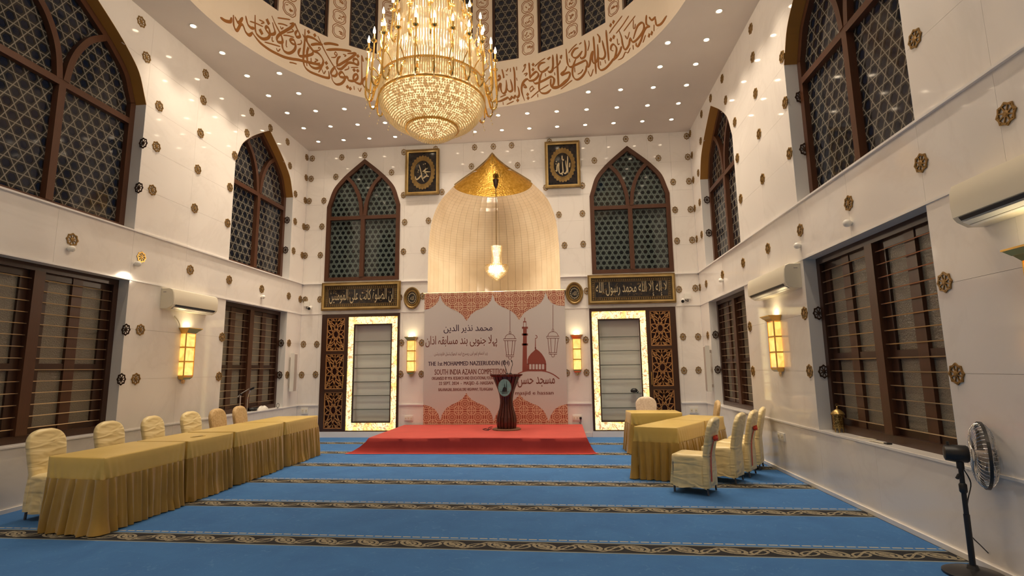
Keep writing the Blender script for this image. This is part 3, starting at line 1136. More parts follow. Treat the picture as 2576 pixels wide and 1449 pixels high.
strokes('lettering', 1230, 130, 10.35, [
    (340, 460, 380, 620, 385, 690), (260, 1040, 250, 930, 310, 830, 310, 960, 340, 1060, 390, 1090, 440, 1040, 460, 900, 450, 740), (455, 900, 490, 1000, 550, 1040, 610, 1000, 600, 880, 560, 720),
    (640, 400, 670, 600, 680, 1060), (160, 1310, 300, 1290, 430, 1230, 500, 1200, 540, 1250, 590, 1200, 600, 1170, 650, 1210, 690, 1150, 740, 1190, 790, 1120, 770, 960, 740, 900),
    (930, 1280, 880, 1130, 850, 980, 880, 830, 950, 740, 1010, 720, 1060, 760, 1180, 740, 1280, 640, 1280, 560, 1220, 530, 1120, 620, 1080, 690), (1045, 290, 1060, 480, 1075, 710),
    (890, 890, 930, 860, 970, 930, 900, 920), (1470, 280, 1350, 310, 1290, 400, 1320, 500, 1390, 530, 1480, 480, 1570, 390), (1390, 540, 1340, 660, 1310, 830, 1310, 980, 1360, 1070, 1450, 1090, 1540, 1060, 1620, 980),
    (1660, 100, 1670, 300, 1660, 480, 1590, 540, 1530, 490), (1150, 770, 1200, 830, 1300, 810, 1450, 740, 1600, 660, 1680, 690, 1690, 800, 1650, 920),
    (1770, 60, 1790, 500, 1815, 940), (1620, 700, 1610, 850, 1650, 940, 1750, 950, 1850, 900, 1960, 800, 2050, 710), (210, 770, 290, 700, 280, 620, 240, 670)],
    [(290, 1190, 450, 1120), (460, 1380, 650, 1290), (1090, 1210, 1320, 1010, 1560, 860), (1870, 980, 2070, 830), (1190, 390, 1320, 270, 1470, 170), (1680, 450, 1800, 360, 1870, 250),
     (870, 540, 930, 440, 960, 330, 910, 380, 960, 430), (910, 590, 1000, 560, 950, 640), (1080, 1040, 1070, 960, 1140, 900, 1150, 980, 1080, 1050, 1200, 950), (1510, 200, 1600, 140, 1540, 220), (1850, 180, 1900, 90, 1880, 200),
     (430, 490, 460, 510, 500, 440), (560, 430, 560, 530), (720, 390, 725, 490), (720, 680, 735, 760), (365, 1310, 375, 1390), (1270, 1100, 1275, 1190), (1470, 560, 1480, 650), (1710, 540, 1720, 620), (440, 600, 490, 610)],
    [750, 1270, 1010, 1115, 1022, 1212, 1148, 468, 1152, 340])
strokes('lettering', 1380, 80, 10.35, [
    (460, 450, 480, 700, 510, 860, 580, 920, 700, 870, 850, 800, 970, 750, 1010, 830, 1000, 900), (780, 420, 680, 460, 610, 580, 640, 660, 720, 680, 800, 620, 880, 500),
    (720, 690, 670, 820, 630, 960, 630, 1120, 690, 1230, 780, 1240, 890, 1150, 970, 1020, 1000, 900, 1040, 910, 1080, 820, 1110, 600, 1150, 500), (940, 220, 970, 450, 950, 640, 860, 700, 830, 650),
    (1170, 120, 1200, 500, 1240, 1100), (1160, 500, 1140, 680, 1170, 810, 1240, 790, 1290, 650, 1280, 330), (1290, 640, 1350, 700, 1440, 690, 1480, 580, 1440, 400, 1400, 230), (1270, 60, 1330, 150, 1330, 290),
    (1500, -40, 1540, 400, 1575, 760), (1690, 500, 1630, 470, 1640, 370, 1700, 330, 1770, 420, 1760, 560, 1710, 720, 1690, 720, 1590, 850, 1480, 960, 1370, 1000, 1310, 930, 1300, 780, 1320, 680), (1710, 720, 1790, 640, 1870, 500, 1900, 380),
    (480, 900, 430, 1010, 340, 1090, 350, 1130, 440, 1090, 550, 1060, 550, 1160, 480, 1280, 370, 1380, 270, 1430, 100, 1440, 60, 1380, 50, 1240), (110, 600, 120, 850, 90, 1010, 0, 1060), (215, 590, 240, 1000, 265, 1420),
    (0, 1190, 80, 1170, 150, 1220, 140, 1330, 80, 1440)],
    [(520, 560, 620, 430, 740, 320), (390, 1440, 620, 1260), (140, 960, 250, 870, 310, 740), (2000, 100, 2040, 150), (1790, 180, 1810, 330, 1850, 310), (1030, 1020, 1100, 1160, 1170, 970), (760, 1110, 850, 1060, 900, 980),
     (540, 700, 560, 800), (680, 920, 690, 1060), (1350, 770, 1360, 880), (1470, 730, 1490, 830), (860, 280, 800, 330), (1050, 230, 1060, 340, 1020, 500), (300, 620, 340, 700)],
    [1625, 210, 1700, 140])
strokes('lettering', 1500, 40, 10.35, [
    (600, 390, 660, 560, 690, 740, 740, 870, 800, 850, 860, 740, 890, 590, 950, 680, 1040, 640, 1160, 500, 1240, 350, 1240, 220, 1180, 180, 1080, 270, 1020, 430, 970, 600),
    (1400, 290, 1310, 310, 1230, 450, 1170, 640, 1100, 780, 1050, 780, 1040, 700), (1310, -20, 1310, 210, 1400, 280), (1540, 60, 1570, 230, 1640, 240, 1720, 180, 1840, 0), (1380, 30, 1450, 110, 1550, 30)],
    [(340, 460, 450, 300, 680, 0), (520, 460, 680, 260, 850, 0), (720, 400, 860, 210, 1020, 0), (970, 100, 970, 320, 1010, 310, 1020, 210), (750, 510, 810, 600, 870, 420), (1290, 500, 1220, 700),
     (570, 1150, 690, 1090, 760, 950, 830, 960, 890, 830), (960, 760, 970, 880), (1510, 230, 1510, 400)],
    [1380, 510, 1450, 450, 380, 620, 462, 550, 378, 245, 452, 160])

# stacked quatrefoil medallions between the drum windows
for k in range(23):
    g = WIN_A + (k + 0.5) * WIN_STEP
    if math.cos(g) < 0.35: continue
    for j in range(5):
        zc = 8.35 + 0.325 * j + (0.02 if k % 2 else -0.02)
        mb = MB()
        for rr, hh, wd_, fr_ in ((0.140, 0.152, .013, .07), (0.108, 0.116, .009, .05)):
            pts = []
            for i in range(33):
                a = 2 * PI * i / 32
                q = 1 - fr_ * math.cos(4 * a) - .4 * fr_ * math.cos(8 * a)
                pts.append((g * RR + rr * q * math.cos(a), zc + hh * q * math.sin(a)))
            A, B = ribbon(pts, wd_)
            mb.band(A, B, wD, 0.001, 0.007)
        rnd = random.Random(k * 7 + j)
        for s_ in range(4):
            x0, z0 = rnd.uniform(-.06, .06), rnd.uniform(-.06, .05)
            pts = spline([(g * RR + x0 + rnd.uniform(-.035, .035) + .012 * i, zc + z0 + rnd.uniform(-.03, .03)) for i in range(4)], 3)
            A, B = ribbon(pts, .012)
            mb.band(A, B, wD, 0.001, 0.007)
        mb.build('medallion', M['letter'], drum_o)


# ================================================================== BACK WALL: FITTED UNITS, FRAMES, PLATES
ORD = ['topmost', 'second from the top', 'third from the top', 'fourth from the top', 'fifth from the top', 'sixth from the top', 'seventh from the top', 'eighth from the top']
NTH = ['first', 'second', 'third', 'fourth', 'fifth', 'sixth', 'seventh', 'eighth', 'ninth', 'tenth', 'eleventh', 'twelfth', 'thirteenth', 'fourteenth']


def clip_seg(p, q, x0, x1, z0, z1):
    t0, t1 = 0.0, 1.0
    dx, dz = q[0] - p[0], q[1] - p[1]
    for a, b in ((-dx, p[0] - x0), (dx, x1 - p[0]), (-dz, p[1] - z0), (dz, z1 - p[1])):
        if abs(a) < 1e-12:
            if b < 0: return None
        else:
            r = b / a
            if a < 0: t0 = max(t0, r)
            else: t1 = min(t1, r)
    if t0 >= t1: return None
    return (p[0] + dx * t0, p[1] + dz * t0), (p[0] + dx * t1, p[1] + dz * t1)


def star_lattice(mb, w, x0, x1, z0, z1, d0, d1, bw=0.022):
    """ten-fold star rosette in a rectangle, mirrored into the corners"""
    cx, cz = (x0 + x1) / 2, (z0 + z1) / 2
    hx, hz = (x1 - x0) / 2, (z1 - z0) / 2
    segs = []
    def pol(r, a): return (cx + hx * 1.0 * r * math.sin(a), cz + hz * 0.74 * r * math.cos(a))
    n = 10
    for i in range(n):
        a, b, c = 2 * PI * i / n, 2 * PI * (i + .5) / n, 2 * PI * (i + 1) / n
        segs += [(pol(.30, a), pol(.30, c)), (pol(.30, a), pol(.58, b)), (pol(.30, c), pol(.58, b)), (pol(.58, b), pol(.98, a)), (pol(.58, b), pol(.98, c)),
                 (pol(.98, a), pol(1.55, a)), (pol(.98, a), pol(1.38, b)), (pol(.98, c), pol(1.38, b)), (pol(1.38, b), pol(1.9, b))]
    for sx in (-1, 1):
        for sz in (-1, 1):
            kx, kz = cx + sx * hx, cz + sz * hz
            for i in range(5):
                a = i * PI / 8
                segs.append(((kx - sx * .10 * math.cos(a), kz - sz * .10 * math.sin(a)), (kx - sx * .26 * math.cos(a), kz - sz * .26 * math.sin(a))))
    for p, q in segs:
        cl = clip_seg(p, q, x0 + .004, x1 - .004, z0 + .004, z1 - .004)
        if cl and (Vector(cl[0]) - Vector(cl[1])).length > .01:
            bar(mb, [cl[0], cl[1]], bw * .8, w, d0, d1 - .003)
    for a, b, c, d in ((x0, x1, z0, z0 + bw), (x0, x1, z1 - bw, z1), (x0, x0 + bw, z0 + bw, z1 - bw), (x1 - bw, x1, z0 + bw, z1 - bw)):
        mb.wbox(w, a, b, c, d, d0, d1)


def display_unit(a, b, mirror, label):
    t = thing('display_unit', label, 'display niche', wB((a + b) / 2, .13, 0))
    W = b - a
    def U(f0, f1):
        p, q = a + f0 * W, a + f1 * W
        return (p, q) if not mirror else (a + b - q, a + b - p)
    Z0, Z1 = .132, 2.885
    # fractions across the unit, lattice side first
    L0, L1, S0, S1 = 0.065, 0.30, 0.345, 0.975
    mb = MB()
    for f0, f1 in ((.002, L0), (L1, S0), (S1, .998)):
        u0, u1 = U(f0, f1); mb.wbox(wB, u0, u1, Z0, Z1, -.10, .035)
    u0, u1 = U(L0, L1)
    zz = [Z0, .195, 1.035, 1.105, 1.935, 2.005, 2.80, Z1]
    for i in (0, 2, 4, 6): mb.wbox(wB, u0, u1, zz[i], zz[i + 1], -.10, .03)
    u0, u1 = U(S0, S1); mb.wbox(wB, u0, u1, Z0, .150, -.10, .03); mb.wbox(wB, u0, u1, 2.815, Z1, -.10, .03)
    mb.build('frame', M['wood'], t)
    u0, u1 = U(L0, L1)
    mb = MB(); mb.wbox(wB, u0, u1, .195, 2.80, -.095, -.06); mb.build('backing_panel', M['maroon'], t)
    for i in (1, 3, 5):
        mb = MB(); star_lattice(mb, wB, u0, u1, zz[i], zz[i + 1], -.01, .018); mb.build('lattice_panel', M['jali'], t)
    # pull handle on the lattice leaf
    h = U(L1 + .006, L1 + .016)[0]
    mb = MB(); mb.tube([wB(h, 1.12, .036), wB(h, 1.14, .07), wB(h, 1.40, .07), wB(h, 1.42, .036)], .008, 6); mb.build('pull_handle', M['brass'], t)
    # backlit border, four strips
    u0, u1 = U(S0, S1)
    bw_, bh = 0.135, 0.175
    for p in ((u0, u0 + bw_, .152, 2.813), (u1 - bw_, u1, .152, 2.813), (u0 + bw_, u1 - bw_, .152, .152 + bh), (u0 + bw_, u1 - bw_, 2.813 - bh, 2.813)):
        mb = MB(); mb.wbox(wB, p[0] + .002, p[1] - .002, p[2] + .002, p[3] - .002, -.06, .012); mb.build('backlit_strip', M['led'], t)
    i0, i1, j0, j1 = u0 + bw_, u1 - bw_, .152 + bh, 2.813 - bh
    mb = MB()
    for p in ((i0, i0 + .025, j0, j1), (i1 - .025, i1, j0, j1), (i0 + .025, i1 - .025, j0, j0 + .025), (i0 + .025, i1 - .025, j1 - .025, j1)):
        mb.wbox(wB, *p, -.20, .022)
    mb.build('inner_frame', M['wood'], t)
    mb = MB(); mb.wbox(wB, i0 + .002, i1 - .002, j0 + .002, j1 - .002, -.225, -.20)
    mb.wbox(wB, i0 + .025, i0 + .03, j0 + .025, j1 - .025, -.2, -.02); mb.wbox(wB, i1 - .03, i1 - .025, j0 + .025, j1 - .025, -.2, -.02)
    mb.build('recess_lining', M['shelfback'], t)
    for k in range(6):
        z = j1 - (j1 - j0) * (k + 1.30) / 7.25
        mb = MB(); mb.wbox(wB, i0 + .031, i1 - .031, z - .006, z + .006, -.19, -.035); sh = mb.build('glass_shelf', M['clear'], t)
        mb = MB(); mb.wbox(wB, i0 + .031, i1 - .031, z - .011, z + .011, -.0345, -.02); mb.build('shelf_edge', M['shelfglass'], sh)
    return t, i0, i1, j0, j1


u1_ = display_unit(*DOORS[0], False, 'dark wood wall unit with lattice column and glowing border, left of the stage')
u2_ = display_unit(*DOORS[1], True, 'dark wood wall unit with lattice column and glowing border, right of the stage')

# small dark ornament on a shelf of the right-hand unit, little gilt one on the left
p = Bk(1597, 985)
t = thing('cap_bundle', 'small dark bundle on a glass shelf inside the right wall unit', 'bundle', (p.x, D + .10, u2_[4] - (u2_[4] - u2_[3]) * 5.30 / 7.25 + .012))
mb = MB(); mb.lathe([(.02, 0), (.075, .01), (.085, .045), (.06, .085), (.02, .10)], 12, (t.location.x, t.location.y, t.location.z), sy=.75); mb.build('cloth', M['black'], t, smooth=True)
mb = MB(); mb.lathe([(.012, 0), (.03, .02), (.012, .045)], 10, (t.location.x + .07, t.location.y - .03, t.location.z)); mb.build('knot', M['black'], t, smooth=True)


def wH(u, z, d): return Vector((u, D - d - .017, z))      # hung a little off the wall


def framed_panel(x0, x1, z0, z1, text, label, tilt=0):
    wB = wH
    t = thing('framed_calligraphy', label, 'calligraphy', wB((x0 + x1) / 2, z0, 0))
    def fr(mb, a, b, c, d, w1, q0, q1):
        mb.wbox(wB, a, b, c, c + w1, q0, q1); mb.wbox(wB, a, b, d - w1, d, q0, q1)
        mb.wbox(wB, a, a + w1, c + w1, d - w1, q0, q1); mb.wbox(wB, b - w1, b, c + w1, d - w1, q0, q1)
    mb = MB(); fr(mb, x0, x1, z0, z1, .035, .001, .050); mb.build('outer_frame', M['gold_dark'], t)
    mb = MB(); fr(mb, x0 + .035, x1 - .035, z0 + .035, z1 - .035, .038, .001, .065); mb.build('gilt_frame', M['gold'], t)
    mb = MB(); mb.wbox(wB, x0 + .073, x1 - .073, z0 + .073, z1 - .073, .001, .012); mb.build('ground', M['blackfelt'], t)
    # ornamental inner border of little gilt lozenges
    i0, i1, k0, k1 = x0 + .085, x1 - .085, z0 + .083, z1 - .083
    mb = MB(); fr(mb, i0, i1, k0, k1, .010, .012, .020)
    fr(mb, i0 + .07, i1 - .07, k0 + .07, k1 - .07, .010, .012, .020)
    nx = int((i1 - i0) / .05); nz = int((k1 - k0) / .05)
    def loz(u, z):
        mb.plate([(u - .021, z), (u, z - .024), (u + .021, z), (u, z + .024)], wB, .012, .018)
    for i in range(nx):
        u = i0 + .04 + (i1 - i0 - .08) * i / (nx - 1); loz(u, k0 + .04); loz(u, k1 - .04)
    for i in range(1, nz - 1):
        z = k0 + .04 + (k1 - k0 - .08) * i / (nz - 1); loz(i0 + .04, z); loz(i1 - .04, z)
    mb.build('inner_border', M['gold_dark'], t)
    mb = MB(); put_text(mb, text, wB, i0 + .10, i1 - .10, k0 + .085, k1 - .085, .020, True)
    mb.build('lettering', M['gold_relief'], t)
    # fine scroll strokes filling the ground between the letters
    rnd = random.Random(len(text))
    mb = MB()
    for _ in range(46):
        u, z = rnd.uniform(i0 + .11, i1 - .12), rnd.uniform(k0 + .10, k1 - .10)
        r = rnd.uniform(.012, .03); a0 = rnd.uniform(0, 6)
        A, B = ribbon([(u + r * math.cos(a0 + .6 * i), z + r * math.sin(a0 + .6 * i)) for i in range(6)], .007)
        mb.band(A, B, wB, .012, .016)
    mb.build('scroll_filling', M['gold_dark'], t, kind='stuff')
    return t


framed_panel(-5.775, -3.815, 2.975, 3.655, 'ان الصلوة کانت على المومنین', 'long gilt framed calligraphy panel above the left wall unit')
framed_panel(.640, 2.625, 2.975, 3.66, 'لا إله إلا الله محمد رسول الله', 'long gilt framed calligraphy panel above the right wall unit')


def square_frame(px, strokes_, dots_, label):
    wB = wH
    (xa, ya), (xb, yb) = px
    A, B = Bk(xa, ya), Bk(xb, yb)
    x0, x1, z1, z0 = A.x, B.x, A.z, B.z
    t = thing('framed_picture', label, 'calligraphy', wB((x0 + x1) / 2, z0, 0))
    def fr(mb, a, b, c, d, w1, q0, q1):
        mb.wbox(wB, a, b, c, c + w1, q0, q1); mb.wbox(wB, a, b, d - w1, d, q0, q1)
        mb.wbox(wB, a, a + w1, c + w1, d - w1, q0, q1); mb.wbox(wB, b - w1, b, c + w1, d - w1, q0, q1)
    mb = MB(); fr(mb, x0, x1, z0, z1, .034, .001, .075); mb.build('outer_frame', M['gold_dark'], t)
    mb = MB(); fr(mb, x0 + .034, x1 - .034, z0 + .034, z1 - .034, .040, .001, .060); mb.build('gilt_frame', M['gold'], t)
    mb = MB(); mb.wbox(wB, x0 + .074, x1 - .074, z0 + .074, z1 - .074, .001, .015); mb.build('ground', M['blackfelt'], t)
    cx, cz = (x0 + x1) / 2, (z0 + z1) / 2
    rx, rz = (x1 - x0) / 2 - .105, (z1 - z0) / 2 - .135
    mb = MB()
    n = 26
    for i in range(n):
        a = 2 * PI * i / n
        s_ = PI / n
        def P(r, th): return (cx + rx * r * math.sin(th), cz + rz * r * math.cos(th))
        o = mb.add([wB(*P(.72, a - s_), .02), wB(*P(.72, a + s_), .02), wB(*P(.93, a + s_ * .95), .02), wB(*P(1.0, a), .024), wB(*P(.93, a - s_ * .95), .02)], [(0, 1, 2, 3, 4)])
    A_, B_ = ribbon([P(.70, 2 * PI * i / 40) for i in range(41)], .018)
    mb.band(A_, B_, wB, .015, .026)
    mb.build('wreath', M['gold_dark'], t)
    mb = MB()
    for st in strokes_:
        pts = [(cx + rx * .66 * st[i], cz + rz * .66 * st[i + 1]) for i in range(0, len(st), 2)]
        A_, B_ = ribbon(spline(pts, 5), .030, nib=2.2)
        mb.band(A_, B_, wB, .015, .026)
    for i in range(0, len(dots_), 2):
        u, z = cx + rx * .66 * dots_[i], cz + rz * .66 * dots_[i + 1]
        mb.plate([(u - .014, z), (u, z - .017), (u + .014, z), (u, z + .017)], wB, .015, .024)
    mb.build('lettering', M['gold_relief'], t)
    return t


square_frame(((1023, 381), (1106, 490)),
             [(.95, .02, .3, .03, .0, -.02, .35, .25, .55, .5, .45, .35, .6, .3), (.0, -.02, -.02, .0, .4, -.1, .5, -.3, .2, -.45, .1, -.55),
              (-.45, .7, -.3, .35, -.15, -.1, -.05, -.5, .2, -.85), (-.15, -.25, -.45, -.5, -.75, -.6, -.85, -.3), (.45, -.35, .75, -.38)],
             [-.5, .2, -.55, .05, .1, .7, .3, .75], 'square gilt framed black calligraphy picture, left above the niche')
square_frame(((1370, 361), (1461, 472)),
             [(.62, .75, .60, .3, .58, -.1, .60, -.75), (.38, .35, .42, -.1, .48, -.5, .30, -.75, .08, -.65, .02, -.2, .0, .3),
              (.02, -.55, -.12, -.75, -.38, -.68, -.45, -.2, -.42, .15, -.62, -.1, -.68, -.5, -.85, -.45), (-.02, .8, -.02, .45, .1, .4, .1, .5), (.85, .15, .8, -.25)],
             [-.7, .3, -.75, .1, -.05, -.85], 'square gilt framed black calligraphy picture, right above the niche')


def plate_(px, label):
    p = Bk(*px)
    rx, rz = .205, .265
    t = thing('wall_plate', label, 'plate', wB(p.x, p.z, 0))
    def ring(prof, n=36):
        return [[wB(p.x + rx * r * math.cos(2 * PI * i / n), p.z + rz * r * math.sin(2 * PI * i / n), d) for i in range(n)] for r, d in prof]
    mb = MB(); mb.rings(ring([(1.0, .002), (1.0, .03), (.95, .05), (.86, .05), (.80, .035), (.74, .030), (.70, .04), (.58, .04), (.55, .022)]), True, False, False)
    mb.build('rim', M['gold_dark'], t, smooth=True)
    mb = MB(); mb.rings(ring([(.55, .006), (.55, .021)])); mb.build('disc', M['blackfelt'], t)
    mb = MB()
    for i in range(16):
        a = 2 * PI * i / 16
        c = (p.x + rx * .43 * math.cos(a), p.z + rz * .43 * math.sin(a))
        mb.plate([(c[0] - .014, c[1]), (c[0], c[1] - .018), (c[0] + .014, c[1]), (c[0], c[1] + .018)], wB, .021, .025)
    put_text(mb, 'الله', wB, p.x - .045, p.x + .045, p.z - .05, p.z + .05, .024, True)
    mb.build('lettering', M['gold_relief'], t)


plate_((1037, 750), 'round gilt wall plate with dark centre, left of the banner top')
plate_((1445, 738), 'round gilt wall plate with dark centre, right of the banner top')


# ------------------------------------------------------------------ banner
BX0, BX1, BZ0, BZ1 = -3.225, .095, .285, 3.33
bd = .050
def wN(u, z, d): return wB(u, z, bd + d)
bn = thing('banner', 'printed event banner hung below the niche behind the podium', 'banner', wB((BX0 + BX1) / 2, BZ0, bd))
mb = MB()
NXB, NZB = 24, 10
def bw_off(u, z):
    k = (u - BX0) / (BX1 - BX0)
    return .006 * math.sin(k * 19) * (1 - abs(2 * k - 1)) * ((z - BZ0) / (BZ1 - BZ0)) * 0 
mb.wbox(wN, BX0, BX1, BZ0, BZ1, -.008, 0.0)
mb.build('sheet', M['banner'], bn)
mb = MB(); mb.tube([wN(BX0 - .03, BZ1, -.02), wN(BX1 + .03, BZ1, -.02)], .018, 8); mb.build('top_rod', M['rod'], bn, smooth=True)


def BP(x, y):
    p = on(x, y, 1, D - bd)
    return (p.x, p.z)


def poly_on(mb, pts, d=.0012):
    mb.plate(pts, wN, .0002, d)


# scalloped star-pattern borders, top and bottom
half_top = [(0, .60), (.06, .45), (.14, .31), (.26, .17), (.42, .10), (.60, .07), (.78, -.02), (.9, -.12), (1.0, -.3)]
def scallop(z_edge, depth, apexes, sgn, zlimit):
    """profile between the apexes (narrow gaps) and the valley tips"""
    pts = []
    return pts
top_px = [(1072, 779), (1082, 776), (1094, 768), (1103, 757), (1107, 742), (1112, 757), (1121, 768), (1136, 777), (1152, 784), (1164, 793), (1171, 804), (1174, 807),
          (1177, 803), (1185, 791), (1197, 782), (1212, 776), (1226, 768), (1235, 756), (1239, 740), (1245, 757), (1254, 767), (1270, 775), (1287, 783), (1298, 793), (1304, 803), (1307, 804),
          (1310, 799), (1318, 788), (1330, 779), (1346, 772), (1360, 762), (1368, 750), (1372, 735), (1378, 750), (1386, 761), (1400, 768), (1413, 770)]
pts = [BP(*q) for q in top_px]
pts[0] = (BX0, pts[0][1]); pts[-1] = (BX1, pts[-1][1])
mb = MB(); mb.band(pts, [(u, BZ1) for u, z in pts], wN, .0002, .0012); mb.build('printed_border', M['print_star'], bn)
bot_px = [(1066, 1018), (1082, 1022), (1095, 1030), (1103, 1042), (1107, 1058), (1112, 1042), (1122, 1027), (1136, 1018), (1150, 1012), (1163, 1003), (1170, 994), (1173, 988),
          (1177, 995), (1186, 1005), (1200, 1013), (1218, 1020), (1231, 1031), (1238, 1045), (1241, 1060), (1247, 1045), (1255, 1030), (1270, 1019), (1285, 1011), (1297, 1003), (1304, 996), (1307, 991),
          (1311, 997), (1320, 1006), (1336, 1014), (1352, 1020), (1366, 1031), (1374, 1044), (1380, 1060), (1386, 1044), (1395, 1030), (1408, 1021), (1424, 1016)]
pts = [BP(*q) for q in bot_px]
pts[0] = (BX0, pts[0][1]); pts[-1] = (BX1, pts[-1][1])
mb = MB(); mb.band(pts, [(u, BZ0) for u, z in pts], wN, .0002, .0012); mb.build('printed_border', M['print_star'], bn)


def btext(body, xa, xb, ya, yb, m, arabic=False, bold=0):
    (u0, z0), (u1, z1) = BP(xa, yb), BP(xb, ya)
    mb = MB(); put_text(mb, body, wN, u0, u1, z0, z1, .0016, arabic)
    if bold: put_text(mb, body, wN, u0 + bold, u1 + bold, z0, z1, .0017, arabic)
    mb.build('lettering', m, bn)


btext('محمد نذیر الدین', 1116, 1238, 815, 839, M['print_dark'], True, .004)
btext('پہلا جنوبی ہند مسابقہ اذان', 1070, 1250, 842, 876, M['print_brown'], True, .004)
btext('زیر اہتمام ایم این ریسرچ اینڈ ایجوکیشنل فاونڈیشن'.replace('ڈ', 'د'), 1092, 1227, 884, 898, M['print_brown'], True)
btext('THE 1st MOHAMMED NAZEERUDDIN (RH)', 1077, 1281, 907, 924, M['print_dark'], False, .006)
btext('SOUTH INDIA AZAAN COMPETITION', 1093, 1272, 927, 943, M['print_brown'], False, .005)
btext('ORGANISED BY M.N. RESEARCH AND EDUCATIONAL FOUNDATION', 1086, 1262, 946, 956, M['print_brown'], False, .004)
btext('22 SEPT. 2024  -  MASJID -E- HASSAN', 1104, 1240, 959, 971, M['print_brown'], False, .005)
btext('BALANAGAR, BANGALORE HIGHWAY, TELANGANA', 1103, 1240, 975, 985, M['print_brown'], False, .004)
btext('مسجد حسن', 1302, 1395, 946, 975, M['print_brown'], True, .004)
btext('masjid e hassan', 1296, 1392, 983, 996, M['print_brown'], False, .004)
# mosque print: minaret, dome, windows left open
mb = MB()
def px_poly(*q): poly_on(mb, [BP(q[i], q[i + 1]) for i in range(0, len(q), 2)])
px_poly(1316, 827, 1325, 827, 1326, 934, 1314, 934)
for y in (825, 842, 867): px_poly(1313, y - 3, 1328, y - 3, 1328, y + 2, 1313, y + 2)
px_poly(1316, 808, 1324, 808, 1324, 811, 1316, 811); px_poly(1319, 799, 1321, 799, 1321, 808, 1319, 808)
px_poly(1316, 811, 1317.2, 811, 1317.2, 825, 1316, 825); px_poly(1323, 811, 1324.2, 811, 1324.2, 825, 1323, 825)
arc = [(1327, 916), (1327, 905), (1330, 897), (1336, 889), (1342, 884), (1346, 880), (1349, 878), (1356, 883), (1363, 890), (1369, 899), (1373, 908), (1374, 916)]
poly_on(mb, [BP(*q) for q in arc])
px_poly(1326, 929, 1374, 929, 1374, 934, 1326, 934)
xs = [1326, 1331.5, 1337, 1339.5, 1345, 1347.5, 1353, 1355.5, 1361, 1363.5, 1369, 1374]
for i in range(0, len(xs), 2): px_poly(xs[i], 915, xs[i + 1], 915, xs[i + 1], 930, xs[i], 930)
px_poly(1345, 874, 1349, 874, 1348, 880, 1346, 880); px_poly(1346.3, 850, 1347.5, 850, 1348, 876, 1345.8, 876)
A, B = ribbon([BP(1348 + 3.2 * math.cos(a), 847.5 - 4 * math.sin(a)) for a in [math.radians(t_) for t_ in range(-100, 130, 23)]][:10], .014)
mb.band(A, B, wN, .0002, .0012)
A, B = ribbon([BP(*q) for q in spline([(1303, 940), (1320, 934), (1350, 932), (1375, 935), (1392, 942), (1407, 953)], 4)], .022)
mb.band(A, B, wN, .0002, .0013)
mb.build('mosque_print', M['print_red'], bn)
for cx, ytop, y0 in ((1283, 780, 835), (1391, 766, 829)):
    mb = MB()
    def ln(*q, wd=.011):
        A, B = ribbon([BP(q[i], q[i + 1]) for i in range(0, len(q), 2)], wd)
        mb.band(A, B, wN, .0002, .0012)
    ln(cx, ytop, cx, y0 - 2)
    ln(*[v for a in range(0, 361, 40) for v in (cx + 2.2 * math.cos(math.radians(a)), y0 + 2 + 3.5 * math.sin(math.radians(a)))])
    ln(*[v for q in spline([(cx - 13, y0 + 17), (cx - 11, y0 + 11), (cx - 5, y0 + 6), (cx + 5, y0 + 6), (cx + 11, y0 + 11), (cx + 13, y0 + 17)], 3) for v in q])
    ln(cx - 16, y0 + 17, cx + 16, y0 + 17, cx + 16, y0 + 22, cx - 16, y0 + 22, cx - 16, y0 + 17)
    ln(cx - 13, y0 + 22, cx - 9, y0 + 58); ln(cx + 13, y0 + 22, cx + 9, y0 + 58); ln(cx - 6, y0 + 22, cx - 4, y0 + 58); ln(cx + 6, y0 + 22, cx + 4, y0 + 58)
    ln(cx - 10, y0 + 58, cx + 10, y0 + 58, cx + 10, y0 + 62, cx - 10, y0 + 62, cx - 10, y0 + 58)
    ln(cx - 5, y0 + 62, cx - 2, y0 + 69, cx + 2, y0 + 69, cx + 5, y0 + 62)
    mb.build('lantern_print', M['print_brown'], bn)


# ================================================================== STAGE, PODIUM
SX0, SX1, SY0, SY1, SZ = -3.66, .40, 10.02, D - .07, .285
st = thing('stage', 'low stage covered with a bright red cloth in front of the banner', 'stage', ((SX0 + SX1) / 2, SY0, 0))
mb = MB(); mb.box(SX0 + .03, SX1 - .03, SY0 + .03, SY1, 0.0, SZ - .012); mb.build('riser', M['wood'], st)
mb = MB()
loop = []
N1, N2 = 60, 30
for i in range(N2): loop.append((SX0, SY1 + (SY0 - SY1) * i / N2, -1, 0))
for i in range(N1): loop.append((SX0 + (SX1 - SX0) * i / N1, SY0, 0, -1))
for i in range(N2 + 1): loop.append((SX1, SY0 + (SY1 - SY0) * i / N2, 1, 0))
def cdist(x, y, cx, cy): return math.hypot(x - cx, y - cy)
rs = []
rows = [(SZ, -.04), (SZ, 0.0), (SZ - .012, .012), (.20, .018), (.12, .022), (.05, .03), (.016, .05), (.006, .09)]
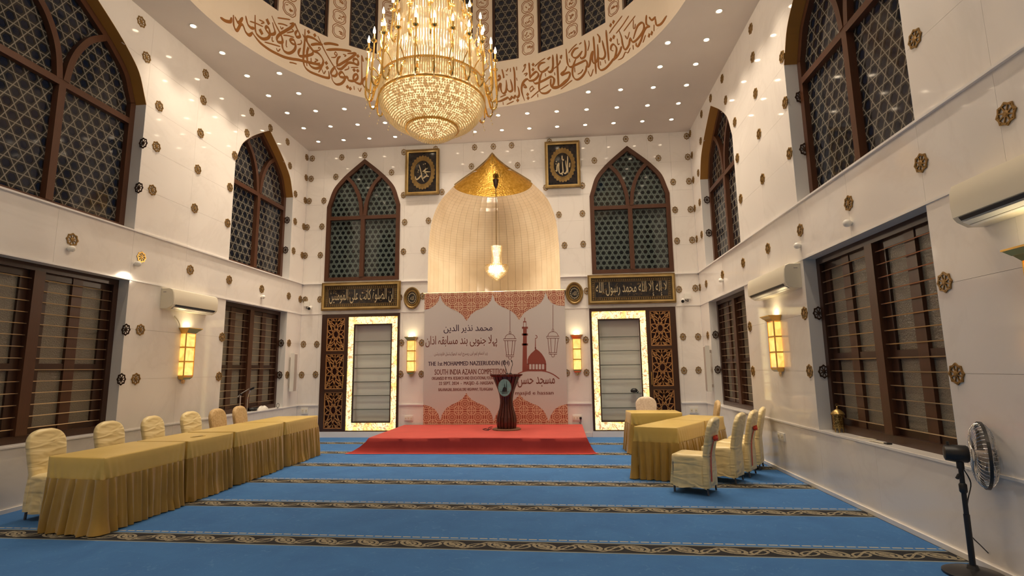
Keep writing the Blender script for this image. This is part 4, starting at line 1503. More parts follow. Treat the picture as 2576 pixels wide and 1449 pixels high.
for z, off in rows:
    r = []
    for x, y, nx, ny in loop:
        dl, drr = cdist(x, y, SX0, SY0), cdist(x, y, SX1, SY0)
        k = (SZ - z) / SZ
        e = off
        vx, vy = nx, ny
        fl_ = 0
        if dl < .9: fl_ = (1 - dl / .9) ** 1.5 * .40 * k ** 1.6; vx = nx if nx else -.9 * (1 - dl / .9)
        if drr < .45: fl_ = (1 - drr / .45) ** 1.5 * .13 * k ** 1.2; vx = nx if nx else .9 * (1 - drr / .45)
        wv = .006 * math.sin(x * 9 + y * 7) * k
        xx = x + vx * (e + fl_ + wv)
        yy = y + (ny if ny else 0) * (e + wv) - (.06 * fl_ if dl < .9 or drr < .45 else 0)
        sag = -.010 * math.sin((x - SX0) * 2.3) * (1 if z > SZ - .02 else 0) * (.5 if ny else 0) if off > -.01 else 0
        r.append((xx, min(yy, SY1), z + sag))
    rs.append(r)
mb.rings(rs, False, False, False)
inner = rs[0]
o = mb.add(inner, [tuple(range(len(inner)))])
mb.build('red_cloth', M['red'], st, smooth=True)

PXc, PYc = -1.185, 11.30
pd = thing('podium', 'slatted mahogany podium with flared top and oval teal emblem, on the red stage', 'podium', (PXc, PYc, SZ + .001))
z0 = SZ + .001
mb = MB(); mb.lathe([(.30, 0), (.30, .018), (.28, .028)], 28, (PXc, PYc, z0)); mb.build('base_plate', M['podium_in'], pd)
prof_p = [(.195, .028), (.205, .08), (.212, .16), (.205, .25), (.180, .34), (.150, .44), (.135, .54), (.135, .62), (.150, .72), (.180, .82), (.225, .93), (.262, 1.02), (.285, 1.09)]
mb = MB(); mb.lathe([(r - .026, z) for r, z in prof_p], 24, (PXc, PYc, z0)); mb.build('core', M['podium_in'], pd, smooth=True)
for k in range(18):
    a = 2 * PI * (k + .5) / 18
    mb = MB()
    rs = []
    for r, z in prof_p:
        hw_ = r * PI / 18 * .78
        ca, sa = math.cos(a), math.sin(a)
        rs.append([(PXc + (r - .03) * ca - hw_ * sa, PYc + (r - .03) * sa + hw_ * ca, z0 + z), (PXc + r * ca - hw_ * sa, PYc + r * sa + hw_ * ca, z0 + z),
                   (PXc + r * ca + hw_ * sa, PYc + r * sa - hw_ * ca, z0 + z), (PXc + (r - .03) * ca + hw_ * sa, PYc + (r - .03) * sa - hw_ * ca, z0 + z)])
    mb.rings(rs); mb.build('stave', M['podium'], pd)
mb = MB()
n = 72
def rim(r, z, am): return [(PXc + (r + am * math.cos(18 * 2 * PI * i / n)) * math.cos(2 * PI * i / n), PYc + (r + am * math.cos(18 * 2 * PI * i / n)) * math.sin(2 * PI * i / n), z0 + z) for i in range(n)]
mb.rings([rim(.25, 1.075, 0), rim(.295, 1.085, .012), rim(.325, 1.115, .024), rim(.32, 1.135, .022), rim(.28, 1.14, .0)])
mb.build('scalloped_top', M['podium'], pd)
er, ez = .14, .865
mb = MB()
def oval(s_, d): return [(PXc - .005 + .145 * s_ * math.cos(2 * PI * i / 32), PYc - d, z0 + ez + .19 * s_ * math.sin(2 * PI * i / 32)) for i in range(32)]
mb.rings([oval(1.0, .16), oval(1.0, .262), oval(.93, .275)]); em = mb.build('emblem_board', M['podium'], pd)
mb = MB(); mb.rings([oval(.92, .2755), oval(.92, .280)]); em2 = mb.build('emblem_disc', M['teal'], pd)
def wE(u, z, d): return Vector((PXc - .005 + u, PYc - .280 - d, z0 + ez + z))
mb = MB()
mb.plate([(-.055, -.08), (.05, -.08), (.05, -.04), (.03, 0), (.0, .03), (-.03, 0), (-.045, -.04)], wE, .0002, .002)
mb.plate([(.035, -.08), (.05, -.08), (.047, .12), (.042, .14), (.037, .12)], wE, .0004, .0022)
mb.plate([(-.01, .03), (.01, .03), (.0, .10)], wE, .0003, .0021)
mb.wbox(wE, -.09, .09, -.086, -.078, .0003, .0021)
mb.wbox(wE, -.06, .06, -.115, -.10, .0003, .0021)
mb.build('emblem_silhouette', M['blackfelt'], pd)
tag_m = thing('gooseneck_microphone', 'thin black gooseneck microphone leaning left on the podium top', 'microphone', (PXc, PYc, z0 + 1.141), 'podium microphones')
def goose(t, sx):
    b = t.location
    mb = MB(); mb.lathe([(.03, 0), (.03, .012), (.012, .02)], 12, tuple(b)); mb.build('foot', M['black'], t)
    pts = spline([(b.x, b.y, b.z + .018), (b.x + sx * .02, b.y, b.z + .10), (b.x + sx * .06, b.y - .02, b.z + .20), (b.x + sx * .05, b.y - .05, b.z + .25)], 4)
    mb = MB(); mb.tube(pts, .006, 6); mb.build('neck', M['black'], t, smooth=True)
    e = Vector(pts[-1]); mb = MB(); mb.tube([e, e + Vector((-sx * .004, -.02, .02)), e + Vector((-sx * .008, -.04, .03))], .012, 8); mb.build('capsule', M['black'], t, smooth=True)
tag_m.location.x += .02
goose(tag_m, -1)
tm2 = thing('gooseneck_microphone', 'thin black gooseneck microphone leaning right on the podium top', 'microphone', (PXc + .09, PYc + .02, z0 + 1.141), 'podium microphones')
goose(tm2, .8)
mb = MB()
mb.tube(spline([(PXc - .34, PYc + .16, z0 + .006), (PXc - .38, PYc - .05, z0 + .006), (PXc - .45, PYc + .10, z0 + .006), (PXc - .50, PYc - .02, z0 + .006), (PXc - .36, PYc - .20, z0 + .006), (PXc - .42, PYc + .3, z0 + .006), (PXc - .36, PYc + .45, z0 + .006)], 6), .006, 5)
tag(mb.build('microphone_cable', M['black'], smooth=True), 'thin dark cable lying in loops on the stage beside the podium', 'cable')


# ================================================================== SKIRTED TABLES
def skirted(name, P, h, sides, label, seed, group=None, top='satin_lit'):
    """P: four corners, counter-clockwise; sides: which of the four edges carry a pleated skirt"""
    rnd = random.Random(seed)
    cx = sum(p[0] for p in P) / 4; cy = sum(p[1] for p in P) / 4
    t = thing(name, label, 'table', (cx, cy, 0), group)
    ph = [rnd.uniform(0, 6) for _ in range(6)]
    L = []
    s = 0.0
    area = sum(P[i][0] * P[(i + 1) % 4][1] - P[(i + 1) % 4][0] * P[i][1] for i in range(4))
    sg = 1 if area > 0 else -1
    for k in range(4):
        a, b = Vector(P[k]), Vector(P[(k + 1) % 4])
        ln = (b - a).length
        nrm = Vector(((b - a).y, -(b - a).x)).normalized() * sg
        n = max(4, int(ln / .014))
        for i in range(n):
            q = a + (b - a) * (i / n)
            f = 1.0 if sides[k] else 0.0
            ed = min(i / n, 1 - i / n) * ln
            prev = sides[k - 1] if i / n < .5 else sides[(k + 1) % 4]
            if not prev: f *= min(1.0, ed / .05)
            L.append((q, nrm, s + ln * i / n, f, ed))
        s += ln
    n = len(L)
    def smooth_n(i):
        v = Vector((0, 0))
        for d in (-3, -2, -1, 0, 1, 2, 3): v += L[(i + d) % n][1]
        return v.normalized()
    NN = [smooth_n(i) for i in range(n)]
    def pl(s_):
        a = math.sin(2 * PI * s_ / .135 + 1.7 * math.sin(3.1 * s_ + ph[0]) + ph[1])
        b = math.sin(2 * PI * s_ / .075 + 1.3 * math.sin(4.3 * s_ + ph[2]) + ph[3])
        return (2 * abs(math.sin(PI * s_ / .105 + 1.2 * math.sin(3.1 * s_ + ph[0]) + ph[1])) ** .7 - 1) * .68 + b * .32
    zb = h - .205
    rs = []
    for z, off in ((h, -.012), (h - .004, -.003), (h - .014, 0.002), (h - .08, .006), (h - .15, .010), (zb - .004, .013)):
        r = []
        for i, (q, _, s_, f, ed) in enumerate(L):
            k = (h - z) / .2
            wr = .016 * k * math.exp(-ed / .13) * math.sin(75 * ed + z * 28) * f
            o = (off + wr) * (f if f > 0 else 0) - (.004 if f == 0 else 0)
            v = q + NN[i] * o
            r.append((v.x, v.y, z))
        rs.append(r)
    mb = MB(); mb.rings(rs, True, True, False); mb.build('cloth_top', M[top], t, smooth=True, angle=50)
    rs = []
    for j in range(11):
        k = j / 10
        z = zb + (.008 - zb) * k
        r = []
        for i, (q, _, s_, f, ed) in enumerate(L):
            am = (.007 + .033 * k ** .5)
            fl_ = .024 + .035 * k + (.045 * max(0, math.sin(s_ * 6.3 + ph[4])) ** 2 * max(0, k - .75) * 4 * .6)
            sh = .5 * k * math.sin(s_ * 5 + ph[5]) * .05
            o = (fl_ + am * pl(s_ + sh)) * f - (.006 if f == 0 else 0)
            v = q + NN[i] * max(o, -.006)
            r.append((v.x, v.y, max(.004, z + .004 * math.sin(s_ * 30) * k)))
        rs.append(r)
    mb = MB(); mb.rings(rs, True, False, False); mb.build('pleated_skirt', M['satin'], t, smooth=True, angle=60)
    return t


def lerp2(a, b, k): return (a[0] + (b[0] - a[0]) * k, a[1] + (b[1] - a[1]) * k)
NLc, NRc, FRc, FLc = (-5.236, 5.14), (-4.536, 5.05), (-4.575, 9.79), (-5.273, 9.66)
cuts = [0, .250, .452, .740, 1.0]
lab = ['gold skirted table nearest the camera in the left row', 'gold skirted table second from the camera in the left row', 'gold skirted table third from the camera in the left row', 'gold skirted table at the far end of the left row near the wall unit']
for k in range(4):
    e = .004
    a0, a1 = lerp2(NLc, FLc, cuts[k] + e * (k > 0)), lerp2(NLc, FLc, cuts[k + 1] - e * (k < 3))
    b0, b1 = lerp2(NRc, FRc, cuts[k] + e * (k > 0)), lerp2(NRc, FRc, cuts[k + 1] - e * (k < 3))
    skirted('skirted_table', [a0, b0, b1, a1], .72 - .0015 * (k % 2), [k == 0, True, k == 3, False], lab[k], k + 3, 'gold tables in the left row')
r0, r1, r2, r3 = (.99, 7.88), (1.54, 7.67), (2.65, 9.35), (2.164, 9.68)
for k, (c0, c1) in enumerate(((0, .545), (.551, 1.0))):
    skirted('skirted_table', [lerp2(r0, r3, c0), lerp2(r1, r2, c0), lerp2(r1, r2, c1), lerp2(r0, r3, c1)], .71, [k == 0, True, k == 1, True],
            ['gold skirted table at the near end of the slanted right row', 'gold skirted table behind the near one in the slanted right row'][k], 21 + k, 'gold tables in the slanted right row')
skirted('skirted_table', [(1.22, 10.02), (2.12, 10.02), (2.12, 10.60), (1.19, 10.60)], .72, [True, True, True, True], 'gold skirted table standing alone before the right wall unit', 31)

# small things on the left table
for (px, py), lb in (((498, 1098), 'small folded paper strip with dark print lying on the left table row'), ):
    p = on(px, py, 2, .7205)
    t = thing('paper_strip', lb, 'paper', (p.x, p.y, .7215))
    mb = MB(); mb.T = Matrix.Translation(p) @ Matrix.Rotation(1.25, 4, 'Z'); mb.box(-.085, .085, -.03, .03, .0005, .004); mb.build('sheet', M['satin_lit'], t)
    mb = MB(); mb.T = Matrix.Translation(p) @ Matrix.Rotation(1.25, 4, 'Z')
    for i in range(7): mb.box(-.07 + .02 * i, -.058 + .02 * i, -.014, .014, .0041, .0052)
    mb.build('print_marks', M['wood'], t)


# ================================================================== COVERED CHAIRS
def make_chair(name, label, fabric, skirt=True, H=.94, lean=.09, sash=False):
    t = thing(name, label, 'chair')
    def rr(cx, cy, hx, hy, z, rad, n=6, fold=0.0, seed=0):
        pts = []
        for q, (sx, sy) in enumerate(((1, 1), (-1, 1), (-1, -1), (1, -1))):
            for i in range(n):
                a = PI / 2 * q + PI / 2 * i / (n - 1)
                pts.append((cx + sx * (hx - rad) + rad * math.cos(a), cy + sy * (hy - rad) + rad * math.sin(a)))
        # densify
        out = []
        for i in range(len(pts)):
            a, b = pts[i], pts[(i + 1) % len(pts)]
            m = max(1, int(math.hypot(b[0] - a[0], b[1] - a[1]) / .035))
            if i % n != n - 1: m = 1
            else: m = 10
            for j in range(m): out.append((a[0] + (b[0] - a[0]) * j / m, a[1] + (b[1] - a[1]) * j / m))
        res = []
        for i, (x, y) in enumerate(out):
            f = fold * (math.sin(i * 1.9 + seed) + .6 * math.sin(i * .83 + 2 + seed))
            dx, dy = x - cx, y - cy
            l = math.hypot(dx, dy)
            res.append((x + dx / l * f, y + dy / l * f, z + (.012 * math.sin(i * .61 + seed) if fold > .008 else 0)))
        return res
    mb = MB()
    sb = .085 if skirt else .38
    if skirt:
        secs = [rr(0, 0, .225, .205, sb, .05, fold=.019), rr(0, 0, .220, .200, .16, .05, fold=.016), rr(0, 0, .212, .197, .27, .05, fold=.011), rr(0, 0, .208, .195, .36, .05, fold=.006)]
    else:
        secs = [rr(0, 0, .205, .19, .385, .05)]
    secs += [rr(0, 0, .212, .198, .425, .055), rr(0, 0, .208, .194, .452, .06), rr(0, 0, .17, .16, .470, .06), rr(0, 0, .08, .075, .478, .04)]
    mb.rings(secs, True, False, True)
    seat = mb.build('seat_cover' if skirt else 'seat', M[fabric], t, smooth=True, world=False, angle=75)
    mb = MB()
    def xb(z): return -.205 - lean * max(0, (z - .45) / (H - .45)) ** 1.15
    def width(z):
        k = z / H
        if k < .30: return .205
        if k < .50: return .205 - .022 * (k - .30) / .20
        if k < .80: return .183 + .027 * ((k - .5) / .30) ** .8
        q = (k - .80) / .20
        return .210 * max(0.0, 1 - (q * .97) ** 2.8) ** .52
    zs = ([.09, .2, .32] if skirt else []) + [.40, .47, .55, .63, .71, .76, H - .13, H - .10, H - .075, H - .052, H - .034, H - .019, H - .008, H - .001]
    secs = []
    for z in zs:
        hw_ = max(width(z), .03)
        th = .036 if z < H - .03 else .036 * max(.35, math.sqrt(max(0, (H - z) / .03)))
        n = 20
        sec = []
        fo = .006 if z < .38 else 0
        for i in range(n):
            a = 2 * PI * i / n
            cx_, sy_ = math.cos(a), math.sin(a)
            e = .38
            px_ = math.copysign(abs(cx_) ** e, cx_) * th
            py_ = math.copysign(abs(sy_) ** e, sy_) * hw_
            sec.append((xb(z) + px_ + fo * math.sin(i * 2.2), py_ + fo * math.cos(i * 1.7), z))
        secs.append(sec)
    mb.rings(secs)
    mb.build('back_cover' if skirt else 'backrest', M[fabric], t, smooth=True, world=False, angle=60)
    for sx in (-1, 1):
        for sy in (-1, 1):
            mb = MB(); mb.tube([(sx * .185 - (.0 if sx > 0 else .0), sy * .165, .40), (sx * .19 - (.03 if sx < 0 else 0), sy * .17, 0.008)], .013, 6)
            mb.build('leg', M['legmetal'] if skirt else M['brass'], t, smooth=True, world=False)
    if sash:
        x_, z_ = xb(.66) - .045, .66
        mb = MB()
        mb.lathe([(.0, -.03), (.03, -.018), (.035, .0), (.03, .018), (0, .03)], 8, (x_ - .015, .03, z_))
        for s in (-1, 1):
            mb.rings([[(x_ - .012, .03, z_ + .012), (x_ - .03, .03 + s * .05, z_ + .045), (x_ - .03, .03 + s * .075, z_), (x_ - .03, .03 + s * .05, z_ - .03), (x_ - .012, .03, z_ - .012)],
                      [(x_ + .004, .03, z_ + .01), (x_ - .005, .03 + s * .05, z_ + .035), (x_ - .005, .03 + s * .07, z_), (x_ - .005, .03 + s * .05, z_ - .02), (x_ + .004, .03, z_ - .01)]])
        mb.build('sash_bow', M['sash'], t, world=False)
        mb = MB()
        pts = [(x_ - .008, .03, z_), (xb(.5) - .05, .075, .50), (xb(.35) - .052, .10, .34), (xb(.2) - .05, .105, .16)]
        mb.rings([[(p[0], p[1] - .016, p[2]), (p[0], p[1] + .016, p[2]), (p[0] + .006, p[1] + .016, p[2]), (p[0] + .006, p[1] - .016, p[2])] for p in spline(pts, 3)])
        mb.build('sash_tail', M['sash'], t, world=False)
    return t


iv = make_chair('covered_chair', 'ivory satin covered chair nearest the camera behind the left table row', 'ivory')
iv['group'] = 'covered chairs behind the left table row'
iv.location = (-5.555, 5.64, 0.0); iv.rotation_euler = (0, 0, math.radians(-6))
for (y, a), lb in zip(((6.47, -3), (7.23, 2), (8.00, -2)), ('second from the camera', 'third from the camera', 'fourth, next to the beige chairs')):
    dup(iv, (-5.565, y + .04, 0), math.radians(a), label='ivory covered chair behind the left table row, ' + lb)
be = make_chair('banquet_chair', 'beige patterned banquet chair behind the left table row, next to the ivory ones', 'beige', False, H=.935, lean=.08)
be['group'] = 'beige banquet chairs behind the left table row'
be.location = (-5.555, 8.68, 0)
dup(be, (-5.555, 9.32, 0), math.radians(3), label='beige patterned banquet chair farthest behind the left table row, before the microphone stand')
b3 = dup(be, (2.46, 9.98, 0), math.radians(172), label='beige patterned banquet chair seen edge-on behind the slanted right table row')
if 'group' in b3: del b3['group']
sa = make_chair('covered_chair', 'ivory covered chair with red sash bow, nearest the camera at the right tables', 'ivory', sash=True, H=.915, lean=.10)
sa['group'] = 'covered chairs at the slanted right tables'
FA = math.atan2(.55, -.83)
sa.location = (1.60, 7.11, 0); sa.rotation_euler = (0, 0, FA + .06)
pl2 = make_chair('covered_chair', 'ivory covered chair without bow, second from the camera at the right tables', 'ivory', H=.915, lean=.10)
pl2['group'] = 'covered chairs at the slanted right tables'
pl2.location = (2.13, 7.76, 0); pl2.rotation_euler = (0, 0, FA + .02)
dup(sa, (2.45, 8.20, 0), FA + .03, label='ivory covered chair with red sash bow, third from the camera at the right tables')
dup(pl2, (2.76, 8.74, 0), FA + .12, label='ivory covered chair beside the right wall, farthest of the four at the right tables')
lc = make_chair('covered_chair', 'pale floral covered chair behind the lone table before the right wall unit', 'lace', H=.94, lean=.06)
lc.location = (1.66, 10.94, 0); lc.rotation_euler = (0, 0, math.radians(-92))


# ================================================================== DOWNLIGHTS
def downlight_proto():
    t = thing('downlight', 'recessed downlight', 'ceiling light')
    mb = MB(); mb.lathe([(.040, .004), (.058, -.002), (.060, -.009), (.050, -.012), (.040, -.006)], 20, cap=False)
    mb.build('trim_ring', M['white'], t, smooth=True, world=False)
    mb = MB(); mb.lathe([(.001, -.0075), (.044, -.0065), (.044, -.002), (.001, -.001)], 16)
    mb.build('lens', M['spot'], t, world=False)
    return t


LAMP = bpy.data.lights.new('lamp', 'SPOT')
LAMP.energy = SPOT_W
LAMP.color = WARM
LAMP.spot_size = math.radians(SPOT_ANGLE)
LAMP.spot_blend = 0.85
LAMP.shadow_soft_size = 0.045


LAMP_LOW = LAMP.copy()                     # the two rows next to the back wall are dimmed
LAMP_LOW.energy = SPOT_W * .33


def lamp_on(t, low=False):
    o = bpy.data.objects.new('lamp', LAMP_LOW if low else LAMP)
    COL.objects.link(o)
    o.parent = t
    o.location = (0, 0, -.02)


dl0 = downlight_proto()
used = False
for j in range(7):
    nrow = 0
    for i in range(14):
        x = -5.80 + .6475 * i
        y = 11.83 - .745 * j - .0205 * (x + 5.8)
        if math.hypot(x - RX, y - RY) < RR + .17: continue
        nrow += 1
        lb = 'recessed round downlight, row %d from the back wall, number %d from the left in the row' % (j + 1, nrow)
        rowname = ['row along the back wall', 'second row from the back wall', 'third row from the back wall', 'fourth row from the back wall', 'fifth row from the back wall', 'sixth row from the back wall', 'seventh row from the back wall'][j]
        side = ', left of the dome' if x < RX else ', right of the dome'
        lb = 'round ceiling downlight, %s from the left in the %s' % (NTH[nrow - 1], rowname)
        t = dl0 if not used else dup(dl0)
        used = True
        t.location = (x, y, ZC); t['label'] = lb; t['group'] = 'downlights in the ceiling'
        lamp_on(t, j < 2)
# the same lamps go on over the part of the hall behind the camera
for j in range(7, 20, 2):
    nrow = 0
    for i in range(0, 14, 3):
        x = -5.80 + .6475 * i + .3
        y = 11.83 - .745 * j
        if math.hypot(x - RX, y - RY) < RR + .17 or y < YF + .3: continue
        nrow += 1
        t = dup(dl0, (x, y, ZC), label='ceiling downlight over the near hall, %s from the left in the %s row' % (NTH[nrow - 1], NTH[(j - 7) // 2]), group='downlights over the near part of the hall')
        lamp_on(t)


# ================================================================== ROSETTES
def rosette_mesh():
    mb = MB()
    n = 32
    d0, d1 = .0005, .012
    def ring(r, d): return [(r * math.sin(2 * PI * i / n), -d, r * math.cos(2 * PI * i / n)) for i in range(n)]
    def star(d):
        out = []
        for i in range(n):
            q = i % 4
            r = {0: .5, 1: .45, 2: .42, 3: .45}[q]
            out.append((r * math.sin(2 * PI * i / n), -d, r * math.cos(2 * PI * i / n)))
        return out
    mb.rings([ring(.355, d0), ring(.355, d1), star(d1), star(d0)], True, False, False)
    mb.rings([ring(.14, d0), ring(.14, d1), ring(.07, d1 + .004)], True, False, True)
    for i in range(8):
        a = 2 * PI * (i + .5) / 8
        s, c = math.sin(a), math.cos(a)
        w = .027
        q = [(.13 * s - w * c, .13 * c + w * s), (.13 * s + w * c, .13 * c - w * s), (.365 * s + w * .8 * c, .365 * c - w * .8 * s), (.365 * s - w * .8 * c, .365 * c + w * .8 * s)]
        mb.plate([(p[0], p[1]) for p in q], lambda u, z, d: Vector((u, -d, z)), d0, d1 - .001)
        # small bead on each point of the rim
        k = 2 * PI * i / 8
        b = (.405 * math.sin(k), .405 * math.cos(k))
        mb.plate([(b[0] - .03, b[1]), (b[0], b[1] - .03), (b[0] + .03, b[1]), (b[0], b[1] + .03)], lambda u, z, d: Vector((u, -d, z)), d1, d1 + .004)
    return mb


ros = {}
for key, m_ in (('gold', 'rosette'), ('dark', 'rosette_dark'), ('bright', 'brass')):
    o = rosette_mesh().build('rosette', M[m_], smooth=False)
    ros[key] = o.data
    bpy.data.objects.remove(o)
HZ = {0: 0, 'L': PI / 2, 'R': -PI / 2}


def put_rosette(pos, rot, wd, ht, key, label, group):
    o = bpy.data.objects.new('rosette', ros[key])
    COL.objects.link(o)
    o.location = pos; o.rotation_euler = (0, 0, rot); o.scale = (wd, 1.0, ht)
    tag(o, label, 'wall ornament', group)


COLS = [
    # wall, description of the column, bright?, pixels top to bottom
    ('B', 'upper back wall column touching the left corner', [(786, 399), (783, 450), (778, 506), (773, 572), (768, 643)]),
    ('B', 'back wall column left of the left arched window', [(860, 396), (845, 445), (815, 505), (810, 570), (806, 642)]),
    ('B', 'back wall column right of the left arched window', [(985, 434), (1015, 491), (1018, 559), (1015, 633)]),
    ('B', 'back wall column along the niche, left side', [(1194, 371), (1186, 419), (1112, 483), (1078, 555), (1065, 630)]),
    ('B', 'back wall column along the niche, right side', [(1287, 366), (1302, 416), (1373, 472), (1406, 540), (1420, 617)]),
    ('B', 'back wall column left of the right arched window', [(1495, 404), (1465, 467), (1465, 537), (1467, 614)]),
    ('B', 'back wall column right of the right arched window', [(1636, 348), (1656, 398), (1693, 458), (1698, 528), (1703, 606)]),
    ('B', 'upper back wall column touching the right corner', [(1727, 343), (1730, 395), (1733, 456), (1737, 527), (1741, 604)]),
    ('B', 'lower back wall column touching the left corner', [(768, 754), (763.5, 866), (759, 943)]),
    ('B', 'lower back wall column left of the left wall unit', [(805, 753), (797, 866), (794, 942)]),
    ('B', 'column between left wall unit and left back sconce', [(1006, 748), (1010, 862), (1008, 941)]),
    ('B', 'column between left back sconce and banner', [(1063, 745), (1061, 862), (1060, 941)]),
    ('B', 'column between banner and right back sconce', [(1416, 736), (1425, 855), (1426.5, 938)]),
    ('B', 'column between right back sconce and right wall unit', [(1475.6, 732), (1473.5, 854.5), (1475.5, 937)]),
    ('B', 'lower back wall column right of right wall unit', [(1708, 728), (1718, 847), (1720.5, 932)]),
    ('B', 'lower back wall column touching the right corner', [(1749, 725), (1756, 847), (1757, 931)]),
    ('L', 'left wall column hugging the near arched window', [(355, 55), (368, 144), (400, 267), (393, 369), (382.5, 478)]),
    ('L', 'left wall column midway between the arched windows', [(517, 186), (511, 252), (504, 335), (497, 426), (489, 524)]),
    ('L', 'left wall column, near edge of far arched window', [(633, 282), (621, 335), (590, 391), (578, 471), (572, 561)]),
    ('L', 'left wall column, far edge of far arched window', [(680, 322), (723, 357), (729, 417), (743, 488), (742, 557), (738, 631)]),
    ('L', 'upper left wall column touching the back corner', [(771.5, 396), (770, 447), (767.5, 504), (764, 570), (760, 642)]),
    ('R', 'right wall column midway between the arched windows', [(1889, 72), (1894, 144), (1901, 235), (1910, 337), (1919, 450)]),
    ('R', 'right wall column hugging the near arched window', [(1968, 143), (1976, 258), (1987, 386)]),
    ('R', 'right wall column, near edge of far arched window', [(1817, 198), (1826, 252), (1849, 307), (1855.5, 397.5), (1864, 500)]),
    ('R', 'right wall column, far edge of far arched window', [(1788, 247), (1765, 287), (1763, 355), (1757, 435), (1760.6, 509), (1765.6, 590)]),
    ('R', 'upper right wall column touching the back corner', [(1736.6, 336), (1741, 390), (1744.5, 452.5), (1748, 524), (1753, 601)]),
    ('L', 'lower left wall right of the near barred window', [(352.5, 829.5), (341, 953)]),
    ('L', 'lower left wall before the far barred window', [(558, 848), (550, 947)]),
    ('L', 'lower left wall beyond the far barred window', [(726.6, 863), (722, 943)]),
    ('R', 'lower right wall, camera side of near barred window', [(2378, 710), (2408, 940.5)]),
    ('R', 'lower right wall left of the near barred window', [(2024.7, 788), (2037.6, 933.5)]),
    ('R', 'lower right wall, camera side of far barred window', [(1887, 821.5), (1895, 933.5)]),
    ('R', 'lower right wall beyond the far barred window', [(1781, 843.5), (1786, 931)]),
]
for wall, desc, pxs in COLS:
    for i, q in enumerate(pxs):
        lb = 'gold rosette, %s, %s' % (ORD[i] if len(pxs) > 2 else ('upper one', 'lower one')[i], desc)
        lb = lb.replace('second from the top', 'second down').replace('third from the top', 'third down').replace('fourth from the top', 'fourth down').replace('fifth from the top', 'fifth down').replace('sixth from the top', 'sixth down')
        if wall == 'B': p = Bk(*q); p.y = D; put_rosette(p, 0, .140, .172, 'gold', lb, 'gold rosettes on the back wall')
        elif wall == 'L': p = Lf(*q); p.x = XL; put_rosette(p, PI / 2, .175, .178, 'gold', lb, 'gold rosettes on the left wall')
        else: p = Rt(*q); p.x = XR; put_rosette(p, -PI / 2, .175, .178, 'gold', lb, 'gold rosettes on the right wall')
for q, lb in (((918, 391), 'gold pierced rosette above the tip of the left arched window on the back wall'), ((1574, 350), 'gold pierced rosette above the tip of the right arched window on the back wall'),
              ((1241, 369), 'gold pierced rosette above the gold tip of the niche'), ((1016, 383), 'gold pierced rosette at the upper left corner of the left square picture'),
              ((1096, 375), 'gold pierced rosette half hidden behind the top of the left square picture'), ((1382, 357), 'gold pierced rosette half hidden behind the top of the right square picture'),
              ((1477, 355), 'gold pierced rosette on the back wall between right square picture and right arched window')):
    p = Bk(*q); p.y = D
    put_rosette(p, 0, .140, .172, 'gold', lb, 'gold rosettes on the back wall')
for k, q in enumerate([(181, 603), (355, 647), (478, 679), (576, 704), (658, 727), (726, 744.5), (755, 752.5)]):
    p = Lf(*q); p.x = XL
    put_rosette(p, PI / 2, .178, .178, 'bright' if k == 1 else 'gold', 'gold pierced rosette on the left wall belt, %s counted from the camera' % NTH[k], 'rosettes on the left wall belt')
for k, q in enumerate([(2533, 286), (2318.6, 410), (2136, 511), (2014, 579), (1932.5, 625), (1870, 661), (1818, 691), (1777, 714), (1761, 723)]):
    p = Rt(*q); p.x = XR
    put_rosette(p, -PI / 2, .178, .178, 'gold', 'gold pierced rosette on the right wall belt, %s counted from the camera' % NTH[k], 'rosettes on the right wall belt')
p = Rt(2303, 97); p.x = XR
put_rosette(p, -PI / 2, .178, .178, 'gold', 'gold pierced rosette right of the near arched window on the right wall', 'gold rosettes on the right wall')
# dark rosettes on the window jambs facing the camera
for q, yj, lb in (((362, 361), 7.15, 'dark rosette on the jamb of the near left arched window, upper one'), ((351, 473), 7.15, 'dark rosette on the jamb of the near left arched window, lower one'),
                  ((723, 554), 11.70, 'dark rosette on the jamb of the far left arched window, upper one'), ((719, 629), 11.70, 'dark rosette on the jamb of the far left arched window, lower one'),
                  ((318.6, 829.5), 7.15, 'dark rosette on the jamb of the near left barred window, upper one'), ((307, 954), 7.15, 'dark rosette on the jamb of the near left barred window, lower one'),
                  ((708, 863), 11.70, 'dark rosette on the jamb of the far left barred window, upper one'), ((704, 943), 11.70, 'dark rosette on the jamb of the far left barred window, lower one'),
                  ((2012, 245), 7.15, 'dark rosette on the jamb of the near right arched window, upper one'), ((2023, 376), 7.15, 'dark rosette on the jamb of the near right arched window, lower one'),
                  ((1778, 503), 11.70, 'dark rosette on the jamb of the far right arched window, upper one'), ((1783, 586), 11.70, 'dark rosette on the jamb of the far right arched window, lower one'),
                  ((2058, 788), 7.15, 'dark rosette on the jamb of the near right barred window, upper one'), ((2071.6, 934.6), 7.15, 'dark rosette on the jamb of the near right barred window, lower one'),
                  ((1799.6, 842), 11.70, 'dark rosette on the jamb of the far right barred window, upper one'), ((1805, 929.7), 11.70, 'dark rosette on the jamb of the far right barred window, lower one')):
    p = on(q[0], q[1], 1, yj); p.y = yj - .0065
    put_rosette(p, 0, .142, .178, 'dark', lb, 'dark rosettes on the window jambs')


# ================================================================== CHANDELIERS
def octa(mb, c, r, h):
    x, y, z = c
    mb.add([(x + r, y, z), (x, y + r, z), (x - r, y, z), (x, y - r, z), (x, y, z + h), (x, y, z - h)],
           [(0, 1, 4), (1, 2, 4), (2, 3, 4), (3, 0, 4), (1, 0, 5), (2, 1, 5), (3, 2, 5), (0, 3, 5)])


